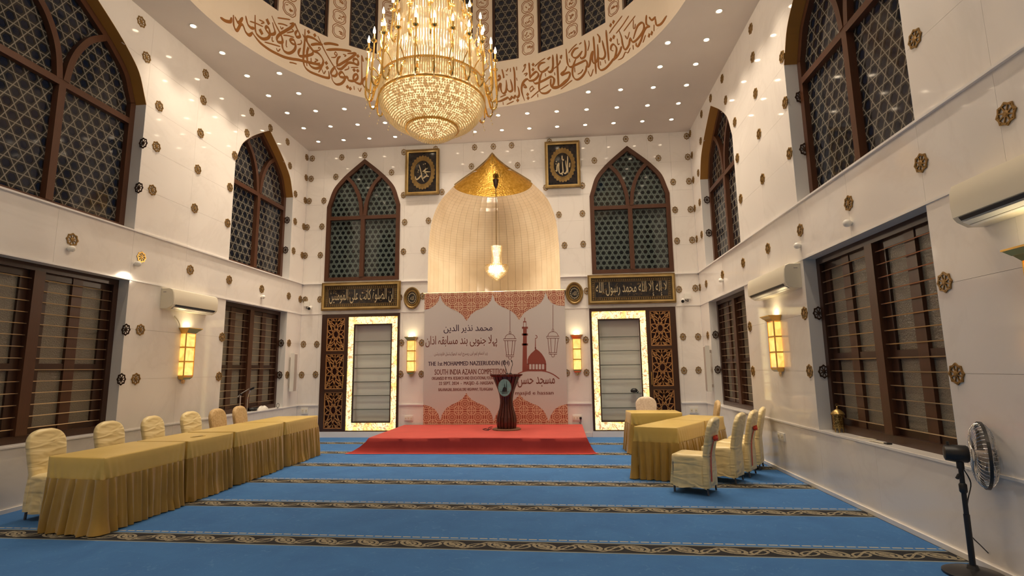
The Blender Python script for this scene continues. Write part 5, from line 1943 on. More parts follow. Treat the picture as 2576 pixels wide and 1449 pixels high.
def prism(mb, c, r, z0, z1, a=0.0):
    x, y = c
    rs = [[(x, y, z0)] * 4, [(x + r * math.cos(a + PI / 2 * i), y + r * math.sin(a + PI / 2 * i), z0 + (z1 - z0) * .2) for i in range(4)],
          [(x + r * .7 * math.cos(a + PI / 2 * i), y + r * .7 * math.sin(a + PI / 2 * i), z1) for i in range(4)]]
    mb.add([rs[0][0]] + rs[1] + rs[2], [(0, 2, 1), (0, 3, 2), (0, 4, 3), (0, 1, 4), (1, 2, 6, 5), (2, 3, 7, 6), (3, 4, 8, 7), (4, 1, 5, 8), (5, 6, 7, 8)])


CHX, CHY = -1.672, 6.68
ch = thing('chandelier', 'huge tiered crystal chandelier with gilt candle arms hanging from the dome', 'chandelier', (CHX, CHY, 4.6))
zb0 = 4.60
bowl = [(.02, 0), (.12, .020), (.22, .058), (.30, .11), (.335, .16), (.345, .175), (.46, .215), (.565, .28), (.64, .36), (.69, .45), (.712, .54)]
def path_points(prof, step):
    out = []
    acc = 0
    for (r0, z0), (r1, z1) in zip(prof, prof[1:]):
        L = math.hypot(r1 - r0, z1 - z0); n = max(1, int(L / step))
        for i in range(n): out.append((r0 + (r1 - r0) * i / n, z0 + (z1 - z0) * i / n))
    return out
mb = MB(); mb.lathe([(max(r - .05, .005), z + .05) for r, z in bowl] + [(.64, .62), (.64, .80), (.005, .82)], 40, (CHX, CHY, zb0)); mb.build('lamp_core', M['core'], ch, smooth=True)
mb = MB()
for r, z in path_points(bowl, .027):
    n = max(6, int(2 * PI * r / .032))
    for i in range(n):
        a = 2 * PI * (i + .37 * (z * 50 % 2)) / n
        octa(mb, (CHX + r * math.cos(a), CHY + r * math.sin(a), zb0 + z), .0135, .016)
mb.build('crystal_bowl', M['crystal'], ch, kind='stuff')
for r, z in ((.35, .17), (.716, .545), (.712, .80)):
    mb = MB(); mb.rings([[(CHX + (r + q) * math.cos(2 * PI * i / 48), CHY + (r + q) * math.sin(2 * PI * i / 48), zb0 + z + h) for i in range(48)] for q, h in ((-.008, -.012), (.012, -.012), (.012, .012), (-.008, .012), (-.008, -.012))], True, False, False)
    mb.build('gilt_ring', M['brass'], ch)
mb = MB()
for r, z0, z1, n in ((.718, .56, .79, 150), (.70, .70, 1.02, 130), (.64, .98, 1.24, 110), (.58, 1.18, 1.40, 96)):
    for i in range(n):
        a = 2 * PI * i / n
        prism(mb, (CHX + r * math.cos(a), CHY + r * math.sin(a)), .011, zb0 + z0, zb0 + z1, a)
mb.build('prism_fringe', M['crystal'], ch, kind='stuff')
mb = MB(); mb.lathe([(.63, .80), (.60, 1.0), (.56, 1.05), (.52, 1.30), (.42, 1.40), (.36, 1.9), (.30, 2.0), (.26, 2.5), (.16, 2.6), (.12, 3.2), (.05, 3.3)], 32, (CHX, CHY, zb0)); mb.build('lamp_core', M['core_dim'], ch, smooth=True)
mb = MB()
for r, z0, z1, n in ((.46, 1.30, 1.92, 84), (.40, 1.42, 2.0, 74), (.34, 1.90, 2.56, 60), (.22, 2.50, 3.2, 40)):
    for i in range(n):
        a = 2 * PI * i / n
        for s in range(2):
            q0 = z0 + (z1 - z0) * s / 2; q1 = q0 + (z1 - z0) / 2 - .01
            prism(mb, (CHX + (r + .02 * s) * math.cos(a), CHY + (r + .02 * s) * math.sin(a)), .013, zb0 + q0, zb0 + q1, a)
mb.build('crystal_column', M['crystal'], ch, kind='stuff')


def arm_set(n, r0, z0, r1, z1, dip, phase):
    for i in range(n):
        a = 2 * PI * (i + phase) / n
        ca, sa = math.cos(a), math.sin(a)
        def P(r, z): return (CHX + r * ca, CHY + r * sa, zb0 + z)
        mb = MB()
        mb.tube(spline([P(r0, z0), P(r0 + .06, z0 - .05), P((r0 + r1) / 2 + .03, dip), P(r1 + .02, dip + .08), P(r1, z1 - .12), P(r1, z1)], 4), lambda k: .017 - .007 * k, 6)
        arm = mb.build('arm', M['brass'], ch, smooth=True)
        mb = MB(); mb.tube(spline([P(r0 + .03, z0 + .03), P((r0 + r1) / 2, z0 + .10), P(r1 - .04, z1 - .22), P(r1 - .07, z1 - .12)], 4), .007, 5)
        mb.build('scroll', M['brass'], arm, smooth=True)
        mb = MB(); mb.lathe([(.008, -.03), (.036, -.012), (.040, 0), (.014, .004), (.013, .09)], 10, P(r1, z1)); mb.build('candle_cup', M['brass'], arm, smooth=True)
        mb = MB(); mb.lathe([(.005, .09), (.017, .106), (.019, .128), (.010, .165), (.001, .195)], 8, P(r1, z1)); mb.build('candle_bulb', M['bulb'], arm, smooth=True)
        mb = MB()
        for k in range(3): octa(mb, P(r1 + .015 * (k - 1), dip - .02 - .045 * k), .011, .020)
        prism(mb, P(r1 - .045, 0)[:2], .009, zb0 + z1 - .16, zb0 + z1 - .03, a)
        mb.build('crystal_drops', M['crystal'], arm, kind='stuff')


arm_set(24, .70, .76, .87, 1.12, .52, .0)
arm_set(16, .58, 1.28, .70, 1.56, 1.12, .5)
arm_set(12, .44, 1.80, .52, 2.04, 1.64, .25)
mb = MB(); mb.tube([(CHX, CHY, zb0 + 3.25), (CHX, CHY, DZ1 + 2.45)], .03, 8); mb.lathe([(.03, 0), (.07, .05), (.03, .12)], 12, (CHX, CHY, zb0 + 3.3)); mb.build('suspension_rod', M['brass'], ch, smooth=True)
def candle_lamps(n, r, z, phase, watts):
    li = bpy.data.lights.new('lamp', 'POINT'); li.energy = watts / n; li.color = WARM; li.shadow_soft_size = .018
    for k in range(n):
        a = 2 * PI * (k + phase) / n
        o = bpy.data.objects.new('lamp', li); COL.objects.link(o); o.parent = ch; o.location = (r * math.cos(a), r * math.sin(a), z)


candle_lamps(12, .87, 1.335, 0, CHAND_W * 3.8)      # one over every second candle of the big ring
candle_lamps(8, .70, 1.78, .25, CHAND_W * 1.6)
candle_lamps(6, .52, 2.26, .125, CHAND_W * 2.6)

# small chandelier in the niche
pc = on(1249, 662, 1, D + .40)
SCX, SCY = pc.x, D + .40
def zat(y_): return on(1249, y_, 1, D + .40).z
zt_, zb_ = zat(617), zat(705)
sc = thing('small_chandelier', 'small crystal chandelier on a long rod hanging inside the niche', 'chandelier', (SCX, SCY, zb_))
Hs = zt_ - zb_
def sz(f): return Hs * f
mb = MB(); mb.lathe([(.008, sz(.0)), (.10, sz(.09)), (.21, sz(.20)), (.235, sz(.27)), (.20, sz(.36)), (.10, sz(.42)), (.075, sz(.62)), (.10, sz(.80)), (.12, sz(.97)), (.02, sz(.985))], 24, (SCX, SCY, zb_)); mb.build('lamp_core', M['core'], sc, smooth=True)
mb = MB()
for r, f0, f1, n in ((.262, .24, .36, 44), (.285, .30, .42, 44), (.135, .80, .98, 26), (.12, .62, .80, 22), (.13, .43, .62, 24)):
    for i in range(n):
        a = 2 * PI * i / n
        prism(mb, (SCX + r * math.cos(a), SCY + r * math.sin(a)), .010, zb_ + sz(f0), zb_ + sz(f1), a)
for k in range(7):
    r = .03 + .033 * k; n = 8 + 5 * k
    for i in range(n):
        a = 2 * PI * i / n
        octa(mb, (SCX + r * math.cos(a), SCY + r * math.sin(a), zb_ + sz(-.01 + .032 * k)), .014, .018)
mb.build('crystals', M['crystal'], sc, kind='stuff')
mb = MB(); mb.rings([[(SCX + q * math.cos(2 * PI * i / 32), SCY + q * math.sin(2 * PI * i / 32), zb_ + sz(.40) + h) for i in range(32)] for q, h in ((.26, -.01), (.285, -.01), (.285, .01), (.26, .01), (.26, -.01))], True, False, False); mb.build('gilt_ring', M['brass'], sc)
zc_ = zat(452)
mb = MB(); mb.tube([(SCX, SCY, zt_), (SCX, SCY, zc_ - .1)], .010, 8); mb.build('rod', M['gold_dark'], sc, smooth=True)
mb = MB(); mb.lathe([(.012, -.24), (.05, -.16), (.07, -.05), (.075, 0)], 16, (SCX, SCY, zc_)); mb.build('canopy', M['wood'], sc, smooth=True)
mb = MB(); mb.tube([(SCX, SCY, zc_ - .01), (SCX, SCY, zc_ + .55)], .012, 6); mb.build('hanger', M['wood'], sc)
pn = bpy.data.lights.new('lamp', 'POINT'); pn.energy = NICHE_W; pn.color = WARM; pn.shadow_soft_size = .15
o = bpy.data.objects.new('lamp', pn); COL.objects.link(o); o.parent = sc; o.location = (0.0, -.42, .25)


# ================================================================== SCONCES
def sconce(w, u, zt, zb, label, hw=.10, stub=False):
    t = thing('wall_sconce', label, 'wall lamp', w(u, zb, 0), 'amber wall sconces')
    H = zt - zb
    def slab(mb, z0, z1, h0, h1, d0, d1):
        p = [w(u - h0, z0, .002), w(u + h0, z0, .002), w(u + h0, z0, d0), w(u - h0, z0, d0), w(u - h1, z1, .002), w(u + h1, z1, .002), w(u + h1, z1, d1), w(u - h1, z1, d1)]
        mb.add(p, [(0, 3, 2, 1), (4, 5, 6, 7), (0, 1, 5, 4), (1, 2, 6, 5), (2, 3, 7, 6), (3, 0, 4, 7)])
    k = H / .95
    mb = MB()
    slab(mb, zt - .10 * k, zt - .06 * k, hw * 1.05, hw * 1.30, .11, .14); slab(mb, zt - .06 * k, zt - .025 * k, hw * 1.32, hw * 1.60, .145, .18); slab(mb, zt - .025 * k, zt - .012 * k, hw * 1.65, hw * 1.65, .185, .185)
    mb.build('capital', M['brass'], t)
    mb = MB(); slab(mb, zb + .10 * k, zb + .13 * k, hw * 1.0, hw * 1.05, .105, .11); slab(mb, zb + .07 * k, zb + .10 * k, hw * .75, hw * 1.0, .08, .105); mb.build('foot_moulding', M['brass'], t)
    z0, z1 = zb + .13 * k, zt - .10 * k
    for i in range(3):
        a, b = z0 + (z1 - z0) * i / 3 + .012, z0 + (z1 - z0) * (i + 1) / 3 - .012
        mb = MB(); mb.wbox(w, u - hw, u + hw, a, b, .004, .100); mb.build('amber_panel', M['amber'], t)
    for i in range(1, 3):
        z = z0 + (z1 - z0) * i / 3
        mb = MB(); mb.wbox(w, u - hw - .004, u + hw + .004, z - .011, z + .011, .002, .107); mb.build('cross_bar', M['brass'], t)
    for s in (-1, 1):
        mb = MB(); mb.wbox(w, *sorted((u + s * hw, u + s * (hw + .010))), z0, z1, .090, .108); mb.build('corner_bar', M['brass'], t)
    mb = MB()
    mb.T = Matrix.Translation(w(u, zb + .045 * k, .02)) @ Matrix.Rotation({wB: 0, wL: PI / 2, wR: -PI / 2}[w], 4, 'Z') @ Matrix.Scale(.10, 4)
    r = rosette_mesh(); mb.add([(v.x, v.y * 2, v.z) for v in r.v], r.f); mb.build('finial', M['brass'], t)
    mb = MB(); mb.wbox(w, u - hw * .7, u + hw * .7, zt - .022 * k, zt - .008 * k, .03, .15); mb.build('top_bulb', M['uplight'], t)
    return t


q = Bk(1037, 850); q2 = Bk(1036, 945)
sconce(wB, q.x, q.z + .03, q2.z - .03, 'amber glass wall sconce on the back wall, left of the banner', .085)
q = Bk(1450, 845); q2 = Bk(1451, 941)
sconce(wB, q.x, q.z + .03, q2.z - .03, 'amber glass wall sconce on the back wall, right of the banner', .085)
q = Lf(466, 824); q2 = Lf(458, 965)
sconce(wL, q.y + .02, q.z, q2.z, 'amber glass wall sconce on the left wall under the air conditioner', .105)
q = Rt(1953, 793); q2 = Rt(1960, 946)
sconce(wR, q.y - .02, q.z, q2.z, 'amber glass wall sconce on the right wall under the far air conditioner', .105)
q = Rt(2560, 640)
sconce(wR, q.y - .27, 2.31, 1.36, 'amber glass wall sconce at the right edge, under the near air conditioner', .105)
mb = MB(); q = Lf(449, 826)
mb.tube(spline([wL(q.y, q.z + .02, .02), wL(q.y - .04, q.z + .10, .03), wL(q.y - .14, q.z + .19, .02)], 5), .010, 5)
tag(mb.build('loose_wire', M['cream'], smooth=True), 'short loose wire curling from the wall beside the left wall sconce', 'wire')


# ================================================================== AIR CONDITIONERS
def aircon(w, u0, u1, label, zt=2.875, h=.33):
    t = thing('air_conditioner', label, 'air conditioner', w((u0 + u1) / 2, zt - h, 0), 'split air conditioners')
    z = zt - h
    pr = [(.002, 0), (.002, h), (.15, h), (.195, h - .02), (.215, h - .07), (.222, h - .17), (.215, .075), (.19, .04), (.12, .0)]
    n = len(pr)
    us = [u0, u0 + .012, u1 - .012, u1]
    rs = []
    for i, u in enumerate(us):
        k = .965 if i in (0, 3) else 1.0
        rs.append([w(u, z + h / 2 + (b - h / 2) * k, .002 + (a - .002) * k) for a, b in pr])
    mb = MB(); mb.rings(rs); mb.build('casing', M['cream'], t, smooth=True, angle=30)
    mb = MB()
    def quad(p, q, a0, a1):
        A = [w(a0, z + p[1], p[0]), w(a1, z + p[1], p[0]), w(a1, z + q[1], q[0]), w(a0, z + q[1], q[0])]
        A2 = [w(a0, z + p[1] - .006, p[0] + .003), w(a1, z + p[1] - .006, p[0] + .003), w(a1, z + q[1] - .006, q[0] + .003), w(a0, z + q[1] - .006, q[0] + .003)]
        mb.add(A + A2, [(0, 1, 2, 3), (4, 7, 6, 5), (0, 4, 5, 1), (1, 5, 6, 2), (2, 6, 7, 3), (3, 7, 4, 0)])
    e = .07
    quad((.213, .070), (.196, .046), u0 + e, u1 - e); mb.build('outlet_slot', M['black'], t)
    mb = MB(); quad((.186, .034), (.150, .014), u0 + e, u1 - e); mb.build('louver', M['white'], t)
    mb = MB(); quad((.145, .010), (.125, .001), u0 + e, u1 - e); mb.build('louver', M['white'], t)
    mb = MB(); mb.wbox(w, u0 + .03, u0 + .15, z + h - .0, z + h + .004, .08, .12); mb.build('top_grille', M['grey'], t)
    mb = MB(); s_ = u0 if w is wL else u0
    mb.wbox(w, u0 - .002, u0 + .004, z + h - .07, z + h - .055, .04, .09); mb.build('side_mark', M['grey'], t)


def u_at(px, py, wall): return on(px, py, 0, XL + .20 if wall == 'L' else XR - .20).y
aircon(wL, u_at(432, 770, 'L'), u_at(546, 775, 'L'), 'white split air conditioner on the left wall above the sconce')
aircon(wR, u_at(1978, 715, 'R'), u_at(1884, 735, 'R'), 'white split air conditioner on the right wall above the far sconce')
q = u_at(2396, 530, 'R')
aircon(wR, q - 1.02, q, 'large white split air conditioner cut by the right picture edge', 2.885, .34)


# ================================================================== SMALL WALL FITTINGS
def cctv(w, u, z, label, s):
    t = thing('security_camera', label, 'camera', w(u, z, 0), 'bullet security cameras')
    mb = MB(); mb.wbox(w, u - s * .20, u - s * .06, z + .06, z + .18, .001, .05); mb.build('junction_box', M['white'], t)
    mb = MB(); mb.tube([w(u - s * .02, z + .05, .002), w(u - s * .01, z + .05, .07), w(u, z + .02, .12)], .012, 6); mb.build('bracket', M['white'], t, smooth=True)
    a, b = w(u - s * .02, z + .035, .05), w(u + s * .03, z - .02, .24)
    mb = MB(); mb.tube([a, b], .040, 12); mb.build('body', M['white'], t, smooth=True)
    d = (b - a).normalized(); mb = MB(); mb.tube([b - d * .002, b + d * .006], .034, 12); mb.build('lens', M['black'], t)
    mb = MB(); mb.tube(spline([w(u - s * .13, z + .07, .03), w(u - s * .14, z + .0, .02), w(u - s * .08, z + .03, .03), w(u - s * .02, z + .04, .03)], 4), .007, 5); mb.build('cable', M['black'], t, smooth=True)


q = Bk(786, 777); cctv(wB, q.x, q.z, 'small white bullet camera on the back wall near the left corner', 1)
q = Bk(1715, 759); cctv(wB, q.x, q.z, 'small white bullet camera on the back wall near the right corner', -1)


def column_speaker(w, pa, pb, label):
    t = thing('column_speaker', label, 'speaker', w(pa[0], pb[1], 0), 'slim column speakers')
    u, z1, z0 = pa[0], pa[1], pb[1]
    mb = MB(); mb.wbox(w, u - .07, u + .07, z0, z1, .05, .14); mb.build('cabinet', M['white'], t)
    mb = MB(); mb.wbox(w, u - .058, u + .058, z0 + .02, z1 - .02, .14, .146); mb.build('grille', M['grey'], t)
    for z in (z0 + .12, z1 - .12):
        mb = MB(); mb.wbox(w, u - .02, u + .02, z - .03, z + .03, .001, .05); mb.build('bracket', M['grey'], t)


q, q2 = on(745, 889, 0, XL + .14), on(737, 985, 0, XL + .14)
column_speaker(wL, (q.y, q.z), (q2.y, q2.z), 'slim grey column speaker on the left wall by the back corner')
q, q2 = on(1771, 870, 0, XR - .14), on(1777, 985, 0, XR - .14)
column_speaker(wR, (q.y, q.z), (q2.y, q2.z), 'slim grey column speaker on the right wall by the back corner')


def socket(w, p, label, hw, hh, n=3):
    t = thing('socket_plate', label, 'socket', w(p[0], p[1] - hh, 0), 'socket and switch plates')
    u, z = p
    mb = MB(); mb.wbox(w, u - hw, u + hw, z - hh, z + hh, .001, .018); mb.build('plate', M['white'], t)
    for i in range(n):
        c = u - hw + 2 * hw * (i + .5) / n
        mb = MB(); mb.wbox(w, c - hw / n * .62, c + hw / n * .62, z - hh * .55, z + hh * .55, .018, .024); mb.build('rocker', M['cream'], t)
        mb = MB(); mb.wbox(w, c - hw / n * .3, c + hw / n * .3, z - hh * .1, z + hh * .1, .024, .026); mb.build('mark', M['grey'], t)


q = Bk(767, 1033); socket(wB, (q.x, q.z), 'white switch plate on the back wall beside the left wall unit', .085, .075, 2)
q = Bk(1745, 1032); socket(wB, (q.x, q.z), 'white switch plate on the back wall beside the right wall unit', .095, .07, 2)
q = Bk(1028, 1052); socket(wB, (q.x, q.z), 'white socket plate low on the back wall, left of the banner', .10, .055, 3)
q = Bk(1452, 1051); socket(wB, (q.x, q.z), 'white socket plate with a dark plug low on the back wall, right of the banner', .10, .055, 3)
mb = MB(); mb.wbox(wB, q.x + .05, q.x + .10, q.z - .03, q.z + .02, .027, .05); mb.tube([wB(q.x + .075, q.z - .03, .04), wB(q.x + .08, q.z - .2, .04), wB(q.x + .05, .33, .05)], .007, 5)
tag(mb.build('plug', M['black']), 'small dark plug and lead under the socket right of the banner', 'plug')
q = Rt(1967, 1098); socket(wR, (q.y, q.z), 'white socket plate low on the right wall beside the chairs', .12, .055, 2)


def bulb_holder(w, u, z, label, r=.042):
    t = thing('wall_bulb', label, 'wall fitting', w(u, z, 0), 'small white ball fittings on the belts')
    mb = MB(); mb.T = Matrix.Translation(w(u, z, 0)); dirn = w(0, 0, 1) - w(0, 0, 0)
    a, b = Vector((0, 0, 0)), dirn
    mb.tube([a + b * .001, a + b * .03], .026, 10); mb.build('base', M['white'], t, smooth=True)
    mb = MB(); c = w(u, z, .045)
    mb.lathe([(.002 + r * math.cos(a), r * math.sin(a)) for a in [PI / 2 * (i - 4) / 4 for i in range(9)]], 14, tuple(c)); mb.build('globe', M['white'], t, smooth=True)


for (px, lb) in (((172, 626), 'left wall belt, nearest the camera'), ((340, 664), 'left wall belt, left of the bright rosette'), ((657, 747), 'left wall belt, above the far barred window')):
    q = Lf(*px); bulb_holder(wL, q.y, q.z, 'small white ball fitting on the ' + lb)
for (px, lb) in (((2142, 561), 'right wall belt, nearest the camera'), ((2014, 618), 'right wall belt, above the near barred window edge'), ((1819, 705), 'right wall belt, above the far barred window')):
    q = Rt(*px); bulb_holder(wR, q.y, q.z, 'small white ball fitting on the ' + lb)


# ================================================================== THINGS ON THE WINDOW SILLS
q = on(2112, 1089, 2, ZS + .006)
lx, ly = XR + .115, q.y * (XR + .115) / q.x
lx = min(lx, XR + .12)
ln_ = thing('lantern', 'brass lantern with domed lid on the near right window sill', 'lantern', (lx, ly, ZS + .006))
lz = ZS + .006
LS = .66
n = 8
def oct_ring(r, z): return [(lx + LS * r * math.cos(2 * PI * (i + .5) / n), ly + LS * r * math.sin(2 * PI * (i + .5) / n), lz + LS * z) for i in range(n)]
mb = MB()
for i in range(n):
    a0, a1 = 2 * PI * (i + .5) / n, 2 * PI * (i + 1.5) / n
    def pp(k, r, z):
        a = a0 + (a1 - a0) * k
        x0, y0, x1, y1 = math.cos(a0), math.sin(a0), math.cos(a1), math.sin(a1)
        return (lx + LS * r * (x0 + (x1 - x0) * k), ly + LS * r * (y0 + (y1 - y0) * k), lz + LS * z)
    arcp = [(.0, 0), (.0, .10), (1, .10), (1, 0), (.85, 0), (.80, .05), (.5, .085), (.2, .05), (.15, 0)]
    mb.add([pp(k, .095, z) for k, z in arcp], [tuple(range(len(arcp)))])
mb.build('arched_foot', M['old_brass'], ln_)
mb = MB(); mb.rings([oct_ring(.098, .10), oct_ring(.098, .12), oct_ring(.09, .125), oct_ring(.09, .30), oct_ring(.115, .305), oct_ring(.115, .325)]); mb.build('pierced_body', mat('pierced brass', c_noise((.16, .10, .03), (.46, .31, .11), 60, .48, .52), .3, .8), ln_)
mb = MB(); mb.lathe([(LS * r, LS * z) for r, z in ((.112, .325), (.09, .36), (.05, .395), (.016, .41), (.012, .43), (.018, .44), (.004, .46))], 16, (lx, ly, lz)); mb.build('domed_lid', M['old_brass'], ln_, smooth=True)
mb = MB(); mb.rings([[(lx + .02 * math.cos(a), ly, lz + .315 + .02 * math.sin(a)) for a in [2 * PI * i / 14 for i in range(15)]], [(lx + .016 * math.cos(a), ly, lz + .315 + .016 * math.sin(a)) for a in [2 * PI * i / 14 for i in range(15)]]], False, False, False); mb.build('ring', M['brass'], ln_)

for px, rot, lb in (((2186, 1103), .35, 'loose cream paper sheet on the near right window sill, farther one'), ((2206, 1112), .1, 'loose cream paper sheet on the near right window sill, nearer one')):
    q = on(px[0], px[1], 2, ZS + .005)
    x = min(max(q.x, XR + .04), XR + .12)
    t = thing('paper_sheet', lb, 'paper', (x, q.y, ZS + .006), 'papers on the near right window sill')
    mb = MB(); mb.T = Matrix.Translation((x, q.y - (0 if rot > .2 else .02), ZS + (.0065 if rot > .2 else .0095))) @ Matrix.Rotation(rot, 4, 'Z')
    mb.box(-.03, .03, -.12, .12, 0, .002); mb.build('sheet', M['cream'], t)
q = on(2285, 1111, 2, ZS + .03)
mb = MB(); mb.box(XR + .06, XR + .11, q.y - .03, q.y + .03, ZS + .0045, ZS + .018)
tag(mb.build('phone_box', M['black']), 'small flat dark box on the near right window sill by the mullion', 'box')

# left far sill: dark bundle, white cloth, coil
q = on(636, 1031, 2, ZS + .03)
def on_sill_left(px, py): 
    q = on(px, py, 0, XL - .10); return q.y
y_ = on_sill_left(636, 1030)
t = thing('cable_bundle', 'dark bundle of cables lying on the far left window sill', 'bundle', (XL - .09, y_, ZS + .005))
mb = MB()
for k in range(5):
    r = .05 + .008 * k
    mb.tube([(XL - .09 + r * math.cos(a), y_ + r * 1.5 * math.sin(a), ZS + .016 + .012 * k) for a in [2 * PI * i / 16 for i in range(17)]], .008, 5)
mb.build('coil', M['black'], t, smooth=True)
y2 = on_sill_left(660, 1028)
t = thing('cloth_heap', 'crumpled white cloth on the far left window sill', 'cloth', (XL - .09, y2, ZS + .005))
mb = MB()
rs = []
for j, (r, z) in enumerate(((.11, 0), (.105, .03), (.08, .055), (.04, .065))):
    rs.append([(XL - .09 + r * .55 * (1 + .15 * math.sin(i * 1.9 + j)) * math.cos(2 * PI * i / 18), y2 + r * 1.6 * (1 + .12 * math.sin(i * 2.3)) * math.sin(2 * PI * i / 18), ZS + .0055 + z * (1 + .3 * math.sin(i * 1.3))) for i in range(18)])
mb.rings(rs); mb.build('cloth', M['white'], t, smooth=True)
q = Lf(694, 1023)
t = thing('cable_coil', 'small round cable coil standing at the end of the far left window sill', 'cable', wL(q.y + .05, ZS + .002, .02))
mb = MB(); mb.tube([wL(q.y + .05 + .05 * math.cos(a), ZS + .058 + .05 * math.sin(a), .018) for a in [2 * PI * i / 18 for i in range(19)]], .006, 5); mb.build('loop', M['black'], t, smooth=True)

# microphone stands by the far left window
def mic_stand(px, yw, ztop, boom, label):
    b = on(px[0], px[1], 1, yw)
    x = b.x
    t = thing('microphone_stand', label, 'microphone stand', (x, yw, 0), 'microphone stands by the far left window')
    mb = MB(); mb.lathe([(.13, 0), (.13, .012), (.03, .03), (.012, .05)], 20, (x, yw, .001)); mb.build('round_base', M['black'], t, smooth=True)
    if boom:
        mb = MB(); mb.tube([(x, yw, .04), (x, yw, ztop)], .010, 8); mb.build('pole', M['steel'], t, smooth=True)
        mb = MB(); mb.lathe([(.012, -.02), (.022, 0), (.012, .02)], 10, (x, yw, ztop)); mb.build('clutch', M['black'], t, smooth=True)
        e = on(628, 978, 1, yw)
        mb = MB(); mb.tube([(x - .06, yw, ztop - .05), (x, yw, ztop + .01), (e.x, yw - .02, e.z)], .008, 8); mb.build('boom', M['steel'], t, smooth=True)
    else:
        e = on(632, 980, 1, yw)
        mb = MB(); mb.tube(spline([(x, yw, .04), (x, yw, ztop - .35), (x + .01, yw, ztop - .15), (x + .05, yw, e.z)], 5), .009, 8); mb.build('gooseneck', M['steel'], t, smooth=True)
        mb = MB(); e2 = on(640, 975, 1, yw); mb.tube([(x + .05, yw, e.z), (e2.x, yw, e2.z)], .02, 10); mb.build('microphone', M['black'], t, smooth=True)


b = on(605, 992, 1, 9.62)
mic_stand((605, 1000), 9.62, b.z, True, 'chrome microphone stand with angled boom behind the far beige chair')
b = on(623, 985, 1, 10.05)
mic_stand((622, 1010), 10.05, b.z + .05, False, 'chrome gooseneck microphone stand behind the boom stand by the far left window')


# ================================================================== PEDESTAL FAN
FY = 3.28
base = on(2449, 1436, 2, .03)
FX, FY = base.x, base.y
hd = on(2412, 1141, 1, FY)
fan = thing('pedestal_fan', 'black pedestal fan with wire cage beside the right wall in the foreground', 'fan', (FX, FY, 0.001))
top = Vector((on(2415, 1185, 1, FY).x, FY, on(2415, 1185, 1, FY).z))
topx = on(2416, 1172, 1, FY)
mb = MB(); mb.lathe([(.19, 0), (.19, .015), (.15, .03), (.04, .045), (.03, .07)], 28, (FX, FY, .001)); mb.build('base', M['black'], fan, smooth=True)
mb = MB(); mb.tube([(FX, FY, .05), (FX + (topx.x - FX) * .55, FY, topx.z * .55)], .020, 12); mb.build('outer_tube', M['black'], fan, smooth=True)
mb = MB(); mb.tube([(FX + (topx.x - FX) * .5, FY, topx.z * .5), (topx.x, FY, topx.z)], .0165, 12); mb.build('inner_tube', M['black'], fan, smooth=True)
c = Vector((FX + (topx.x - FX) * .78, FY, topx.z * .80)); mb = MB(); mb.lathe([(.020, -.04), (.026, -.03), (.026, .02), (.019, .03)], 14, tuple(c)); mb.build('height_collar', M['black'], fan, smooth=True)
# head: axis points to the right and slightly away from the camera
axis = Vector((.90, -.43, -.02)).normalized()
hc = Vector((hd.x, FY, hd.z))
side = axis.cross(Vector((0, 0, 1))).normalized(); upv = side.cross(axis)
def HP(a, r, th): return hc + axis * a + side * (r * math.cos(th)) + upv * (r * math.sin(th))
def hrings(mb, prof, n=24, cap=True): mb.rings([[HP(a, r, 2 * PI * i / n) for i in range(n)] for a, r in prof], True, cap, cap)
mb = MB(); hrings(mb, [(-.092, .040), (-.085, .056), (-.03, .064), (.045, .064), (.058, .055), (.06, .03)]); mb.build('motor_housing', M['black'], fan, smooth=True)
mb = MB(); mb.tube([hc + Vector((0, 0, -.05)), topx + Vector((0, 0, -.02))], .024, 10); mb.build('neck_joint', M['black'], fan, smooth=True)
mb = MB(); mb.tube([topx + Vector((-.03, -.02, -.06)), topx + Vector((-.055, -.03, -.085))], .012, 8); mb.build('tilt_knob', M['black'], fan, smooth=True)
mb = MB(); mb.tube([hc - axis * .06 + Vector((0, 0, .055)), hc - axis * .06 + Vector((0, 0, .085))], .010, 8); mb.build('oscillation_knob', M['black'], fan, smooth=True)
RC = .235
a0 = .075
mb = MB()
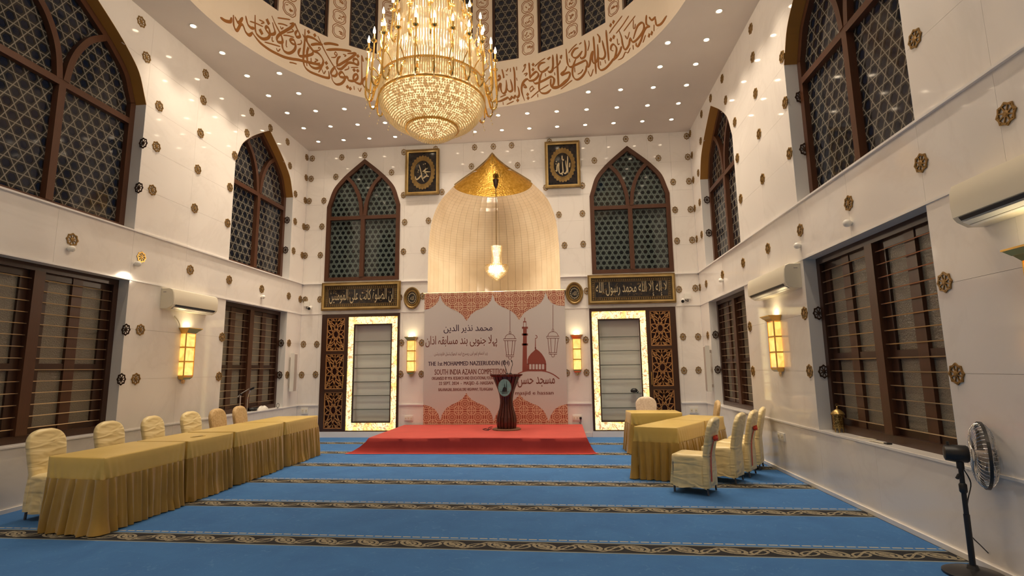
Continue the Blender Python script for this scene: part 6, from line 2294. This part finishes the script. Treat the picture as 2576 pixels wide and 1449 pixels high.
hrings(mb, [(a0 + .055, RC), (a0 + .055, RC + .010), (a0 + .075, RC + .010), (a0 + .075, RC), (a0 + .055, RC)], 48, False); mb.build('cage_rim', M['black'], fan)
for part_, sgn in (('rear_cage', -1), ('front_cage', 1)):
    mb = MB()
    for i in range(44):
        th = 2 * PI * i / 44
        prof = [(.05, .055 * sgn), (.12, .062 * sgn), (.19, .052 * sgn), (RC - .012, .030 * sgn), (RC + .002, .0)]
        tw = .10 * sgn
        mb.tube([HP(a0 + .065 + d, r, th + tw * (r / RC)) for r, d in prof], .0016, 4, False)
    for r, d in ((.05, .055), (.15, .058)):
        mb.tube([HP(a0 + .065 + d * sgn, r, 2 * PI * i / 32) for i in range(33)], .0022, 4, False)
    mb.build(part_, M['steel'], fan)
mb = MB(); hrings(mb, [(a0 + .128, .05), (a0 + .133, .045), (a0 + .135, .01)], 20); mb.build('front_badge', M['black'], fan)
mb = MB(); hrings(mb, [(a0 + .02, .035), (a0 + .085, .035), (a0 + .10, .02)], 18); mb.build('hub', M['grey'], fan, smooth=True)
for k in range(3):
    mb = MB(); A, B, A2, B2 = [], [], [], []
    rs = []
    for r, w0, w1 in ((.03, -.2, .2), (.08, -.55, .45), (.14, -.62, .45), (.185, -.55, .35), (.205, -.3, .15)):
        t0 = 2 * PI * k / 3
        p, q = HP(a0 + .035, r, t0 + w0), HP(a0 + .085, r, t0 + w1)
        m_ = HP(a0 + .052, r, t0 + (w0 + w1) / 2)
        rs.append([p, m_, q, q + axis * .002, m_ + axis * .002, p + axis * .002])
    mb.rings(rs); mb.build('blade', M['smoke'], fan, smooth=True)
mb = MB()
pA = on(2424, 1180, 1, FY + .03); pB = on(2442, 1215, 1, FY + .04); pC = on(2434, 1262, 1, FY + .03); pD = on(2442, 1345, 1, FY + .04); pE = on(2470, 1375, 1, FY + .08); pF = on(2496, 1402, 1, FY + .14); 
pG = on(2510, 1425, 2, .008)
mb.tube(spline([pA, pB, pC, (pC + pD) / 2 + Vector((-.015, 0, 0)), pD, pE, pF, pG, pG + Vector((.03, -.5, 0))], 5), .0045, 5)
mb.build('power_cord', M['black'], fan, smooth=True)
